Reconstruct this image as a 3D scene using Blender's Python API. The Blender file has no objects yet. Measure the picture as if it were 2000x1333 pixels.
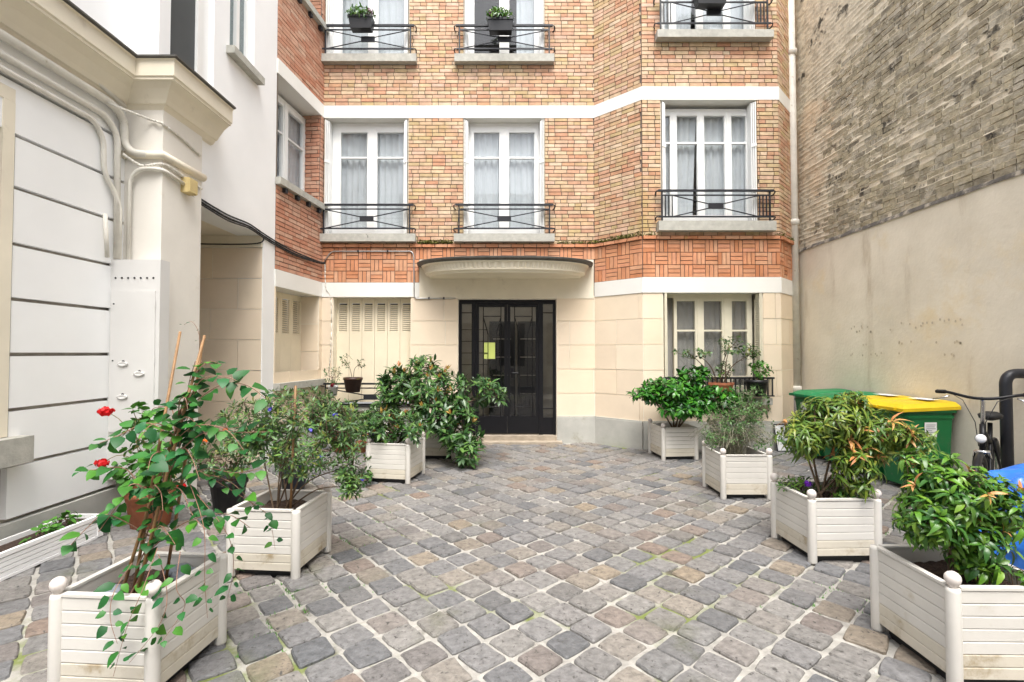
import bpy, math, random
import numpy as np
from mathutils import Matrix, Vector, noise
random.seed(7); np.random.seed(7)
R = math.radians
SC = bpy.context.scene
COL = SC.collection

# ------------------------------------------------------------------ camera
cd = bpy.data.cameras.new('camera'); cam = bpy.data.objects.new('camera', cd); COL.objects.link(cam)
cam.location = (0, 0, 1.5); cam.rotation_euler = (R(91.4), 0, 0)
cd.sensor_width = 36; cd.lens = 17.28; cd.clip_start = .05; cd.clip_end = 600
SC.camera = cam
SC.cycles.max_bounces = 6; SC.cycles.diffuse_bounces = 4; SC.cycles.glossy_bounces = 3; SC.cycles.transparent_max_bounces = 8
# ------------------------------------------------------------------ sky, sun, exposure
SUN_EL, SUN_AZ = 64, 172          # soft light, high, from behind the camera
w = bpy.data.worlds.new('World'); SC.world = w; w.use_nodes = True
nt = w.node_tree; nt.nodes.clear()
sky = nt.nodes.new('ShaderNodeTexSky'); sky.sky_type = 'NISHITA'; sky.sun_disc = False
sky.sun_elevation = R(SUN_EL); sky.sun_rotation = R(SUN_AZ); sky.dust_density = 4; sky.air_density = 1
hs = nt.nodes.new('ShaderNodeHueSaturation'); hs.inputs['Saturation'].default_value = .3
bg = nt.nodes.new('ShaderNodeBackground'); bg.inputs['Strength'].default_value = .15
wo = nt.nodes.new('ShaderNodeOutputWorld')
nt.links.new(sky.outputs[0], hs.inputs['Color']); nt.links.new(hs.outputs[0], bg.inputs[0]); nt.links.new(bg.outputs[0], wo.inputs[0])
sd = bpy.data.lights.new('sun', 'SUN'); sd.energy = 1.5; sd.angle = R(35); sd.color = (1, .965, .91)
so = bpy.data.objects.new('sun', sd); COL.objects.link(so); so.location = (0, -5, 20)
_az = R(SUN_AZ)
_d = Vector((math.sin(_az) * math.cos(R(SUN_EL)), math.cos(_az) * math.cos(R(SUN_EL)), math.sin(R(SUN_EL))))
so.rotation_euler = (-_d).to_track_quat('-Z', 'Y').to_euler()
vs = SC.view_settings; vs.view_transform = 'Standard'; vs.look = 'None'; vs.exposure = 1.38; vs.gamma = 1; vs.use_curve_mapping = False

# ------------------------------------------------------------------ materials
MATS = {}
def mat(name, cols, rough=.6, rnd=False, nscale=6., namt=.12, bump=0., bscale=30., stain=None, stain2=None, spec=.4, metal=0., transl=0., emit=0., coat=0.):
    """cols: one colour or a ramp; rnd: pick along the ramp per piece; stain=(colour, scale, low, high[, stretch z])"""
    if name in MATS: return MATS[name]
    m = bpy.data.materials.new(name); m.use_nodes = True; MATS[name] = m
    n = m.node_tree; N = n.nodes; L = n.links; N.clear()
    out = N.new('ShaderNodeOutputMaterial'); b = N.new('ShaderNodeBsdfPrincipled')
    b.inputs['Roughness'].default_value = rough; b.inputs['Specular IOR Level'].default_value = spec; b.inputs['Metallic'].default_value = metal
    if coat: b.inputs['Coat Weight'].default_value = coat; b.inputs['Coat Roughness'].default_value = .15
    geo = N.new('ShaderNodeNewGeometry')
    if isinstance(cols[0], (int, float)): cols = [cols]
    nz = N.new('ShaderNodeTexNoise'); nz.inputs['Scale'].default_value = nscale; nz.inputs['Detail'].default_value = 6; nz.inputs['Roughness'].default_value = .6
    L.new(geo.outputs['Position'], nz.inputs['Vector'])
    if len(cols) > 1:
        rp = N.new('ShaderNodeValToRGB'); el = rp.color_ramp.elements
        while len(el) < len(cols): el.new(.5)
        for i, c in enumerate(cols):
            el[i].position = i / (len(cols) - 1); el[i].color = (*c, 1)
        if rnd:
            oi = N.new('ShaderNodeObjectInfo'); ad = N.new('ShaderNodeMath'); ad.operation = 'ADD'
            fr = N.new('ShaderNodeMath'); fr.operation = 'FRACT'
            L.new(oi.outputs['Random'], ad.inputs[0]); L.new(geo.outputs['Random Per Island'], ad.inputs[1]); L.new(ad.outputs[0], fr.inputs[0]); L.new(fr.outputs[0], rp.inputs[0])
        else:
            L.new(nz.outputs['Fac'], rp.inputs[0])
        col = rp.outputs[0]
    else:
        cc = N.new('ShaderNodeRGB'); cc.outputs[0].default_value = (*cols[0], 1); col = cc.outputs[0]
    if namt:
        mr = N.new('ShaderNodeMapRange'); mr.inputs['From Min'].default_value = .3; mr.inputs['From Max'].default_value = .7
        mr.inputs['To Min'].default_value = 1 - namt; mr.inputs['To Max'].default_value = 1 + namt
        L.new(nz.outputs['Fac'], mr.inputs['Value'])
        mx = N.new('ShaderNodeVectorMath'); mx.operation = 'SCALE'; L.new(col, mx.inputs[0]); L.new(mr.outputs[0], mx.inputs['Scale']); col = mx.outputs[0]
    for st in (stain, stain2):
        if not st: continue
        mp = N.new('ShaderNodeMapping'); mp.inputs['Scale'].default_value = (1, 1, st[4] if len(st) > 4 else 1); mp.inputs['Location'].default_value = (st[1], 2 * st[1], .3)
        L.new(geo.outputs['Position'], mp.inputs[0])
        n2 = N.new('ShaderNodeTexNoise'); n2.inputs['Scale'].default_value = st[1]; n2.inputs['Detail'].default_value = 8; n2.inputs['Roughness'].default_value = .65
        L.new(mp.outputs[0], n2.inputs['Vector'])
        m2 = N.new('ShaderNodeMapRange'); m2.interpolation_type = 'SMOOTHSTEP'
        m2.inputs['From Min'].default_value = st[2]; m2.inputs['From Max'].default_value = st[3]; L.new(n2.outputs['Fac'], m2.inputs['Value'])
        mm = N.new('ShaderNodeMix'); mm.data_type = 'RGBA'; L.new(m2.outputs[0], mm.inputs['Factor']); L.new(col, mm.inputs['A']); mm.inputs['B'].default_value = (*st[0], 1); col = mm.outputs['Result']
    L.new(col, b.inputs['Base Color'])
    if bump:
        bn = N.new('ShaderNodeTexNoise'); bn.inputs['Scale'].default_value = bscale; bn.inputs['Detail'].default_value = 5; L.new(geo.outputs['Position'], bn.inputs['Vector'])
        bp = N.new('ShaderNodeBump'); bp.inputs['Strength'].default_value = bump; bp.inputs['Distance'].default_value = .01; L.new(bn.outputs['Fac'], bp.inputs['Height']); L.new(bp.outputs[0], b.inputs['Normal'])
    sh = b.outputs[0]
    if transl:
        tr = N.new('ShaderNodeBsdfTranslucent'); L.new(col, tr.inputs[0]); ms = N.new('ShaderNodeMixShader'); ms.inputs[0].default_value = transl
        L.new(sh, ms.inputs[1]); L.new(tr.outputs[0], ms.inputs[2]); sh = ms.outputs[0]
    if emit:
        b.inputs['Emission Color'].default_value = (1, .93, .8, 1); b.inputs['Emission Strength'].default_value = emit
    L.new(sh, out.inputs[0])
    return m
def glass_mat(name, tint=(.93, .96, .97), ior=1.5):
    m = bpy.data.materials.new(name); m.use_nodes = True; n = m.node_tree; N = n.nodes; L = n.links; N.clear()
    out = N.new('ShaderNodeOutputMaterial'); t = N.new('ShaderNodeBsdfTransparent'); t.inputs[0].default_value = (*tint, 1)
    g = N.new('ShaderNodeBsdfGlossy'); g.inputs['Roughness'].default_value = .02; f = N.new('ShaderNodeFresnel'); ge = N.new('ShaderNodeNewGeometry'); mr = N.new('ShaderNodeMapRange'); mr.inputs['To Min'].default_value = ior; mr.inputs['To Max'].default_value = 1/ior   # same reflectance on both faces of a pane
    L.new(ge.outputs['Backfacing'], mr.inputs['Value']); L.new(mr.outputs[0], f.inputs['IOR'])
    mx = N.new('ShaderNodeMixShader'); L.new(f.outputs[0], mx.inputs[0]); L.new(t.outputs[0], mx.inputs[1]); L.new(g.outputs[0], mx.inputs[2]); L.new(mx.outputs[0], out.inputs[0])
    MATS[name] = m; return m
M_glass = glass_mat('window glass', (.95,.96,.965), ior=1.55)
M_white = mat('white render', (.88, .88, .875), .8, nscale=1.2, namt=.035, bump=.06, bscale=60)
M_creamstone = mat('cream painted stone', (.80, .73, .59), .8, nscale=2, namt=.06, bump=.05, stain=((.62, .55, .44), 2.5, .6, .75))
M_band = mat('white concrete band', (.78, .765, .72), .75, nscale=1.5, namt=.05, bump=.06, stain=((.60, .57, .51), 7, .60, .82, .15))
M_mortar = mat('dark brick mortar', (.15, .115, .092), .95, nscale=9, namt=.2)
M_brick = mat('yellow and salmon brick', [(.53, .32, .215), (.50, .255, .15), (.56, .40, .235), (.61, .475, .335), (.53, .305, .20), (.475, .355, .18), (.58, .42, .28), (.51, .285, .18), (.57, .445, .285), (.54, .35, .235), (.58, .395, .29), (.53, .40, .22)], .75, rnd=True, nscale=9, namt=.2, bump=.3, bscale=90, stain=((.45, .32, .13), 1.1, .54, .78), stain2=((.30, .20, .11), 4.5, .61, .78, .14))
M_brickR = mat('salmon brick', [(.53, .28, .19), (.46, .20, .12), (.56, .34, .24), (.50, .25, .16), (.56, .37, .27)], .75, rnd=True, nscale=9, namt=.14, bump=.25, bscale=90)
M_terra = mat('orange basket weave brick', [(.55, .225, .11), (.61, .30, .17), (.50, .195, .085), (.60, .34, .21), (.57, .26, .13), (.61, .28, .165)], .7, rnd=True, nscale=7, namt=.16, bump=.2, bscale=80, stain=((.30, .27, .07), 1.7, .63, .8))
M_stone = mat('beige ashlar', [(.76, .63, .47), (.78, .66, .51), (.74, .62, .48), (.79, .68, .53)], .8, rnd=True, nscale=1.6, namt=.06, bump=.05, bscale=70, stain=((.66, .53, .38), 1.7, .6, .84))
M_joint = mat('pale joint', (.82, .77, .67), .9)
M_plinth = mat('grey plinth', [(.40, .40, .37), (.47, .46, .42)], .85, nscale=3, namt=.1, bump=.15, stain=((.30, .29, .23), 3, .55, .75))
M_sill = mat('grey concrete sill', [(.38, .37, .33), (.46, .45, .40)], .9, nscale=12, namt=.12, bump=.3, bscale=80, stain=((.10, .10, .09), 7, .66, .72, .35))
M_frame = mat('white window frame', (.86, .86, .84), .35, namt=.02)
M_creamframe = mat('cream painted wood', (.72, .67, .53), .5, namt=.05)
M_shutter = mat('cream metal shutter', (.80, .71, .54), .5, nscale=3, namt=.05, stain=((.55, .47, .36), 5, .66, .8, .3))
M_iron = mat('black painted iron', (.022, .023, .028), .4, namt=.2)
M_curtain = mat('sheer curtain', (.66, .69, .71), .9, namt=.04, transl=.15)
M_curtain_dk = mat('grey curtain', (.36, .345, .32), .9, namt=.05, transl=.12)
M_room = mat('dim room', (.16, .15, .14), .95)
M_black = mat('black lacquered steel', (.008, .008, .010), .38, namt=.1, spec=.3)
M_lead = mat('dark zinc flashing', (.085, .08, .072), .6, nscale=12, namt=.3)
M_pipe = mat('cream painted pipe', (.70, .67, .60), .5, nscale=8, namt=.1, stain=((.42, .36, .28), 9, .62, .74))
M_cable = mat('black cable', (.03, .03, .03), .6)
M_steel = mat('steel conduit', (.55, .55, .55), .35, metal=.8)
M_cab = mat('grey metal cabinet', (.68, .67, .65), .5, nscale=2, namt=.03, stain=((.5, .46, .4), 6, .7, .8))
M_hole = mat('dark hole', (.01, .01, .01), .9)
M_yellowbox = mat('yellowed plastic', (.60, .47, .22), .55, namt=.15)
M_planter = mat('off white planter', (.61, .585, .54), .5, nscale=5, namt=.05, bump=.05, bscale=120, stain=((.43, .37, .27), 5, .62, .84), stain2=((.40,.41,.29), 9, .66, .80))
M_planterdirt = mat('soil splashed planter', (.56, .515, .43), .6, nscale=5, namt=.07, bump=.05, stain=((.32, .25, .15), 7, .50, .74))
M_soil = mat('planting soil', [(.028, .017, .012), (.075, .045, .032)], .95, nscale=40, namt=.3, bump=1., bscale=90)
M_terrapot = mat('terracotta pot', (.42, .15, .075), .8, nscale=10, namt=.2, bump=.1, stain=((.55, .40, .30), 8, .62, .75))
M_blackpot = mat('black plastic', (.018, .018, .02), .4, namt=.15)
M_brownpot = mat('brown plastic', (.05, .022, .016), .45, namt=.15)
M_bluepot = mat('dark blue pot', (.03, .035, .06), .4, namt=.15)
M_bin = mat('green bin plastic', (.008, .14, .04), .42, nscale=3, namt=.12, bump=.03, stain=((.06, .12, .06), 5, .56, .8), stain2=((.10,.14,.10),14,.62,.72))
M_lidg = mat('green bin lid', (.012, .20, .07), .45, nscale=4, namt=.15, stain=((.06,.16,.09),7,.55,.75))
M_lidy = mat('yellow bin lid', (.68, .47, .012), .45, nscale=4, namt=.12, stain=((.40,.28,.05),7,.58,.75))
M_paper = mat('paper', (.75, .75, .73), .8, namt=.03)
M_ink = mat('grey ink', (.25, .25, .27), .8)
M_rubber = mat('rubber', (.015, .015, .015), .7)
M_chrome = mat('bright metal', (.75, .75, .75), .22, metal=1.)
M_tarp = mat('blue tarpaulin', [(.015, .10, .50), (.03, .22, .72)], .32, nscale=4, namt=.2, coat=.3)
M_notice = mat('yellow green notice', (.70, .80, .22), .6, namt=.03, emit=0)
M_hall = mat('hall wall', (.40, .37, .32), .8)
M_hallfloor = mat('hall floor', (.22, .20, .18), .4)
M_lamp = mat('hall lamp', (.9, .9, .85), .5, emit=22.)
M_cobble = mat('sandstone setts', [(.165, .158, .15), (.21, .195, .178), (.105, .108, .114), (.225, .20, .17), (.18, .173, .168), (.128, .129, .133), (.225, .183, .135), (.192, .186, .178), (.19, .143, .115), (.14, .14, .141), (.218, .207, .193), (.17, .166, .166), (.115,.116,.12), (.20,.19,.182), (.155,.153,.154), (.205,.195,.185)], .64, rnd=True, nscale=24, namt=.30, bump=1., bscale=46, stain=((.06, .056, .052), 34, .57, .68), stain2=((.10, .105, .06), 1.1, .58, .78))
M_grout = mat('sandy joints', [(.27, .255, .23), (.40, .385, .35)], .95, nscale=14, namt=.18, bump=.6, bscale=120, stain=((.15, .18, .05), 1.25, .52, .64), stain2=((.09, .078, .06), 3.2, .57, .68))
M_far = mat('asphalt', (.14, .14, .14), .9)
M_render = mat('stained beige render', [(.76, .68, .54), (.84, .775, .655)], .9, nscale=1.4, namt=.08, bump=.3, bscale=22, stain=((.54, .45, .33), 2.4, .56, .78, .22), stain2=((.80, .67, .45), .8, .54, .72))
M_oldplaster = mat('eroded plaster', [(.46, .40, .30), (.70, .625, .49), (.58, .51, .39)], .95, nscale=6, namt=.24, bump=1., bscale=24, stain=((.10, .09, .07), 2.6, .585, .66), stain2=((.74, .59, .42), .7, .56, .68))
M_oldbrick = mat('grimy old brick', [(.40, .345, .235), (.49, .43, .31), (.33, .29, .205), (.43, .37, .26), (.25, .22, .165), (.50, .45, .35)], .95, rnd=True, nscale=12, namt=.36, bump=1., bscale=40, stain=((.08, .07, .056), 2.2, .58, .67), stain2=((.50,.45,.36), 6, .52, .62))
M_moss = mat('moss', [(.07, .10, .02), (.16, .15, .03), (.10, .08, .03)], .95, rnd=True)
M_bark = mat('brown bark', [(.10, .065, .04), (.17, .12, .08)], .9, nscale=30, namt=.2)
M_bamboo = mat('bamboo cane', (.27, .15, .065), .55, nscale=25, namt=.25)
M_twig = mat('green brown twig', (.20, .17, .07), .8)
M_pinkstem = mat('reddish stem', (.28, .15, .10), .6)
M_red = mat('red petals', (.75, .008, .012), .5, namt=.2, transl=.2)
M_blue = mat('blue petals', (.12, .10, .62), .5, namt=.2, transl=.2)
M_purple = mat('purple petals', (.20, .03, .50), .5, namt=.2, transl=.2)
M_dkred = mat('dark red petals', (.22, .006, .02), .5, namt=.2, transl=.2)
M_orange = mat('orange petals', (.75, .15, .02), .5, transl=.2)
def leafmat(name, cols, rough=.38, transl=.15, spec=.4): return mat(name, cols, rough, rnd=True, nscale=25, namt=.12, transl=transl, spec=spec)
M_lf_vine = leafmat('vine leaf', [(.018, .105, .022), (.010, .065, .018), (.03, .15, .02), (.02, .115, .04), (.07, .22, .02), (.012, .08, .025)], .42, spec=.25)
M_lf_rhodo = leafmat('rhododendron leaf', [(.045, .12, .035), (.075, .17, .04), (.03, .085, .03), (.12, .23, .05), (.09, .15, .075), (.02,.06,.02)], .26)
M_lf_rhodo_new = leafmat('bronze new leaf', [(.48, .24, .05), (.38, .30, .06), (.52, .18, .07), (.30, .30, .06)], .4)
M_lf_olive = leafmat('small green leaf', [(.055, .13, .035), (.085, .18, .045), (.035, .085, .03), (.14, .26, .05), (.10, .16, .07), (.03,.07,.025), (.22,.24,.05)], .36)
M_lf_glossy = leafmat('glossy leaf', [(.02, .11, .015), (.04, .18, .016), (.012, .065, .014), (.075, .26, .02), (.02, .085, .022)], .22)
M_lf_curl = leafmat('curly yellow green leaf', [(.11, .19, .02), (.07, .15, .025), (.19, .25, .03), (.05, .12, .025), (.10, .19, .025), (.25, .28, .045), (.04,.10,.02)], .32)
M_lf_curl_new = leafmat('orange new leaf', [(.52, .20, .07), (.58, .30, .12), (.46, .26, .06)], .4)
M_lf_bright = leafmat('bright green leaf', [(.06, .17, .018), (.11, .25, .022), (.035, .11, .018), (.17, .30, .035), (.045, .14, .025), (.025, .08, .018)], .3)
M_lf_grey = leafmat('grey green leaf', [(.07, .15, .045), (.11, .20, .065), (.045, .105, .03), (.08, .20, .035)], .45)
M_lf_ger = leafmat('geranium leaf', [(.06, .20, .025), (.10, .28, .035), (.04, .14, .02)], .55)

# ------------------------------------------------------------------ mesh helpers
class MB:
    def __init__(s): s.v = []; s.f = []
    def add(s, vs, fs):
        o = len(s.v); s.v += [tuple(p) for p in vs]; s.f += [tuple(i + o for i in f) for f in fs]; return s
    def box(s, x0, x1, y0, y1, z0, z1):
        return s.add([(x0,y0,z0),(x1,y0,z0),(x1,y1,z0),(x0,y1,z0),(x0,y0,z1),(x1,y0,z1),(x1,y1,z1),(x0,y1,z1)],
                     [(0,3,2,1),(4,5,6,7),(0,1,5,4),(1,2,6,5),(2,3,7,6),(3,0,4,7)])
    def fbox(s, F, u0, u1, v0, v1, n0, n1):
        P = [F(u, v, n) for n in (n0, n1) for (u, v) in ((u0,v0),(u1,v0),(u1,v1),(u0,v1))]
        return s.add(P, [(3,2,1,0),(4,5,6,7),(0,1,5,4),(1,2,6,5),(2,3,7,6),(3,0,4,7)])
    def quad(s, *P): return s.add(P, [tuple(range(len(P)))])
    def tube(s, path, r, n=8, cap=True):
        path = [Vector(p) for p in path]; k = len(path)
        rr = r if isinstance(r, (list, tuple)) else [r] * k
        base = len(s.v); prev = None
        for i, p in enumerate(path):
            t = (path[min(i+1, k-1)] - path[max(i-1, 0)])
            if t.length < 1e-9: t = Vector((0,0,1))
            t.normalize()
            if prev is None:
                a = Vector((0,0,1)) if abs(t.z) < .9 else Vector((1,0,0)); a = (a - t * a.dot(t)).normalized()
            else:
                a = prev - t * prev.dot(t)
                a = a.normalized() if a.length > 1e-6 else prev
            prev = a; b = t.cross(a)
            for j in range(n):
                q = p + (a * math.cos(2*math.pi*j/n) + b * math.sin(2*math.pi*j/n)) * rr[i]; s.v.append(tuple(q))
        for i in range(k-1):
            for j in range(n):
                s.f.append((base+i*n+j, base+i*n+(j+1)%n, base+(i+1)*n+(j+1)%n, base+(i+1)*n+j))
        if cap: s.f.append(tuple(base+j for j in reversed(range(n)))); s.f.append(tuple(base+(k-1)*n+j for j in range(n)))
        return s
    def lathe(s, prof, c=(0,0,0), n=20, close=True):
        base = len(s.v); k = len(prof)
        for r, z in prof:
            for j in range(n): s.v.append((c[0]+r*math.cos(2*math.pi*j/n), c[1]+r*math.sin(2*math.pi*j/n), c[2]+z))
        for i in range(k-1):
            for j in range(n): s.f.append((base+i*n+j, base+i*n+(j+1)%n, base+(i+1)*n+(j+1)%n, base+(i+1)*n+j))
        if close: s.f.append(tuple(base+j for j in reversed(range(n)))); s.f.append(tuple(base+(k-1)*n+j for j in range(n)))
        return s
    def mesh(s, name, m=None, smooth=False):
        me = bpy.data.meshes.new(name); me.from_pydata(s.v, [], s.f); me.update()
        if m: me.materials.append(m)
        if smooth: me.shade_smooth() if smooth is True else None
        return me
def smooth_path(P, k=6):
    P = [Vector(p) for p in P]; out = []
    for i in range(len(P)-1):
        a, b, c, d = P[max(i-1,0)], P[i], P[i+1], P[min(i+2, len(P)-1)]
        for j in range(k):
            t = j/k; out.append(.5*((2*b)+(c-a)*t+(2*a-5*b+4*c-d)*t*t+(3*b-a-3*c+d)*t**3))
    out.append(P[-1]); return out
def bend_path(P, r, k=5):
    """polyline with rounded corners"""
    P = [Vector(p) for p in P]; out = [P[0]]
    for i in range(1, len(P)-1):
        a, b, c = P[i-1], P[i], P[i+1]; q = min(r, (b-a).length*.48, (c-b).length*.48)
        s, e = b+(a-b).normalized()*q, b+(c-b).normalized()*q
        for j in range(k+1):
            t = j/k; out.append(s*(1-t)**2+b*2*t*(1-t)+e*t*t)
    out.append(P[-1]); return out
def link(o): COL.objects.link(o); return o
def inv_of(parent):
    return Matrix.Translation(-parent.location) if (parent is not None and parent.type == 'EMPTY') else Matrix.Identity(4)
def thing(name, loc, label, cat, group=None):
    o = link(bpy.data.objects.new(name, None)); o.location = loc; o.empty_display_size = .1
    o['label'] = label; o['category'] = cat
    if group: o['group'] = group
    return o
def tag(o, label, cat, group=None):
    o['label'] = label; o['category'] = cat
    if group: o['group'] = group
    return o
def obj(name, mb, m, parent=None, smooth=False, kind=None, label=None):
    me = mb.mesh(name, m, smooth) if isinstance(mb, MB) else mb
    o = link(bpy.data.objects.new(name, me))
    if parent is not None: o.parent = parent; o.matrix_parent_inverse = inv_of(parent)
    if kind: o['kind'] = kind
    if label: o['label'] = label
    return o
def inst(name, me, Mx, parent):
    o = link(bpy.data.objects.new(name, me)); o.parent = parent; o.matrix_parent_inverse = inv_of(parent); o.matrix_basis = Mx; return o
def frame(p0, p1):
    """wall frame: u along p0->p1, v up, n outwards"""
    a, b = Vector((*p0, 0)), Vector((*p1, 0)); u = (b-a).normalized(); n = Vector((u.y, -u.x, 0))
    f = lambda U, V, N: tuple(a + u*U + n*N + Vector((0,0,V)))
    f.len = (b-a).length; f.u = u; f.n = n; f.o = a
    return f
def wall_mesh(F, u0, u1, v0, v1, holes, t):
    us = sorted({u0, u1, *[h[0] for h in holes], *[h[1] for h in holes]}); us = [u for u in us if u0 <= u <= u1]
    vv = sorted({v0, v1, *[h[2] for h in holes], *[h[3] for h in holes]}); vv = [v for v in vv if v0 <= v <= v1]
    mb = MB(); solid = {}
    for i in range(len(us)-1):
        for j in range(len(vv)-1):
            cu, cv = (us[i]+us[i+1])/2, (vv[j]+vv[j+1])/2
            solid[i,j] = not any(h[0] < cu < h[1] and h[2] < cv < h[3] for h in holes)
    for (i,j), s_ in solid.items():
        if not s_: continue
        a,b,c,d = us[i],us[i+1],vv[j],vv[j+1]
        mb.quad(F(a,c,0),F(b,c,0),F(b,d,0),F(a,d,0)); mb.quad(F(a,d,-t),F(b,d,-t),F(b,c,-t),F(a,c,-t))
        if not solid.get((i-1,j)): mb.quad(F(a,c,-t),F(a,c,0),F(a,d,0),F(a,d,-t))
        if not solid.get((i+1,j)): mb.quad(F(b,c,0),F(b,c,-t),F(b,d,-t),F(b,d,0))
        if not solid.get((i,j-1)): mb.quad(F(a,c,-t),F(b,c,-t),F(b,c,0),F(a,c,0))
        if not solid.get((i,j+1)): mb.quad(F(a,d,0),F(b,d,0),F(b,d,-t),F(a,d,-t))
    return mb
CAMP = Vector((0, 0, 1.5))

# ------------------------------------------------------------------ pieces: bricks, blocks, tiles
UNIT = MB().box(0,1,0,1,0,1)
_um = {}
def unit_mesh(m):
    if m.name not in _um: _um[m.name] = UNIT.mesh('piece_' + m.name.replace(' ', '_'), m)
    return _um[m.name]
def score(p):
    F,u0,u1,v0,v1,n0,n1 = p
    c = Vector(F((u0+u1)/2,(v0+v1)/2,n1)); d = CAMP-c
    return (u1-u0)*(v1-v0)*max(F.n.dot(d.normalized()), 0)/d.length_squared
def emit(parent, name, rest, P, m, limit=300, inview=True):
    def vis(p):
        c = Vector(p[0](p[1],p[3],0)); return c.y > .5 and abs(c.x/c.y) < 1.06 and -.66 < (c.z-1.5)/c.y < .74
    P = sorted(P, key=lambda p: (not vis(p), -score(p)))
    me = unit_mesh(m)
    for F,u0,u1,v0,v1,n0,n1 in P[:limit]:
        o = Vector(F(u0,v0,n1)); a = F.u*(u1-u0); b = -F.n*(n1-n0); c = Vector((0,0,v1-v0))
        inst(name, me, Matrix(((a.x,b.x,c.x,o.x),(a.y,b.y,c.y,o.y),(a.z,b.z,c.z,o.z),(0,0,0,1))), parent)
    if P[limit:]:
        mb = MB()
        for F,u0,u1,v0,v1,n0,n1 in P[limit:]:
            Q = [F(u,v,n) for n in (n0,n1) for (u,v) in ((u0,v0),(u1,v0),(u1,v1),(u0,v1))]
            mb.add(Q, [(4,5,6,7),(0,1,5,4),(1,2,6,5),(2,3,7,6),(3,0,4,7)])
        obj(rest, mb, m, parent, kind='stuff')
CH = .0645
def courses(F, u0, u1, v0, v1, holes, out, ch=CH, length=.22, joint=.0125, depth=.014, headers=.35, n0=0.):
    k = max(1, round((v1-v0)/ch)); h = (v1-v0)/k; rnd = random.Random(int(abs(F.o.x*37+F.o.y*91+v0*13)*10))
    for i in range(k):
        a, b = v0+i*h, v0+(i+1)*h; cv = (a+b)/2
        iv = [(u0, u1)]
        for (p,q,r,s) in holes:
            if r < cv < s:
                nv = []
                for (x,y) in iv:
                    if p > x: nv.append((x, min(y,p)))
                    if q < y: nv.append((max(x,q), y))
                iv = [t for t in nv if t[1]-t[0] > .02]
        u = u0 - length*(.5 if i % 2 else 0) - rnd.uniform(0, .03)
        seq = []
        while u < u1:
            l = length*(.5 if rnd.random() < headers else 1); seq.append((u, u+l)); u += l
        for (x,y) in iv:
            for (p,q) in seq:
                p2, q2 = max(p,x), min(q,y)
                if q2-p2 < .03: continue
                out.append((F, p2+joint/2, q2-joint/2, a+joint/2, b-joint/2, n0-.004, n0+depth+rnd.uniform(-.003,.003)))
def basket(F, u0, u1, v0, rows, out, s=.197, joint=.011, phase=0):
    k = max(1, round((u1-u0)/s)); w_ = (u1-u0)/k
    for r in range(rows):
        for c in range(k):
            a, b = u0+c*w_, v0+r*s
            for t in range(3):
                if (r+c+phase) % 2: q = (a+t*w_/3, a+(t+1)*w_/3, b, b+s)
                else: q = (a, a+w_, b+t*s/3, b+(t+1)*s/3)
                out.append((F, q[0]+joint/2, q[1]-joint/2, q[2]+joint/2, q[3]-joint/2, -.004, .014+random.uniform(-.003,.003)))

# ------------------------------------------------------------------ ground
GA = R(41.3); gu = Vector((math.cos(GA), math.sin(GA), 0)); gv = Vector((-math.sin(GA), math.cos(GA), 0)); GS = .202; G0 = Vector((.581, 2.707, 0))
far = obj('ground', MB().quad((-60,-50,-.09),(60,-50,-.09),(60,60,-.09),(-60,60,-.09)), M_far, kind='structure')
mb = MB(); NX, NY = 92, 96
for j in range(NY+1):
    for i in range(NX+1):
        x, y = -7+i*13/NX, -1+j*10/NY
        mb.v.append((x, y, -.0125+.005*noise.noise(Vector((x*2.3,y*2.3,0)))))
for j in range(NY):
    for i in range(NX): a = j*(NX+1)+i; mb.f.append((a,a+1,a+NX+2,a+NX+1))
paving = obj('courtyard_paving', mb, M_grout, smooth=True, kind='structure')
def sett(seed):
    r = random.Random(seed); n = 12; hs = .5*.184
    ring = []
    for k in range(n):
        side, t = divmod(k, 3); t = (-.87, 0, .87)[t]
        x, y = ((t,-1),(1,t),(-t,1),(-1,-t))[side]
        e = 1 + r.uniform(-.055, .04)
        if abs(t) > .5: x *= .965; y *= .965
        ring.append((x*hs*e*r.uniform(.97,1.02), y*hs*e*r.uniform(.97,1.02)))
    sk = r.uniform(-.06,.06)
    ring = [(x+y*sk, y) for x,y in ring]
    V = [(x*1.0,y*1.0,-.045) for x,y in ring]+[(x,y,-.006+r.uniform(-.002,.002)) for x,y in ring]+[(x*.93,y*.93,.0035+r.uniform(-.002,.002)) for x,y in ring]+[(0,0,.0055)]
    F = []
    for k in range(n):
        q = (k+1)%n
        F += [(k,q,n+q,n+k),(n+k,n+q,2*n+q,2*n+k),(2*n+k,2*n+q,3*n)]
    return V, F
SETT = [sett(i) for i in range(20)]
SETTM = []
for V,F in SETT:
    b = MB(); b.add(V,F); SETTM.append(b.mesh('cobblestone', M_cobble))
cells = []
for i in range(-54, 55):
    for j in range(-54, 55):
        p = G0 + gu*((i+.5)*GS) + gv*((j+.5)*GS)
        if not (-3.66 < p.x < 4.8 and .9 < p.y < 8.25): 
            if not (-6 < p.x <= -3.3 and 5.2 < p.y < 6.5): continue
        if p.y > 8.3-abs(0) or (p.x > 1.4 and p.y > 8.25 - max(0, min(.6, (p.x-1.4)*.92))): continue
        if p.x < -3.24 and p.y > 6.6: continue
        cells.append(p)
rs = random.Random(3)
def cvis(p): return p.y > 2.15 and abs(p.x) < p.y*1.06
cells.sort(key=lambda p: (not cvis(p), p.length))
big = MB()
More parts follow.
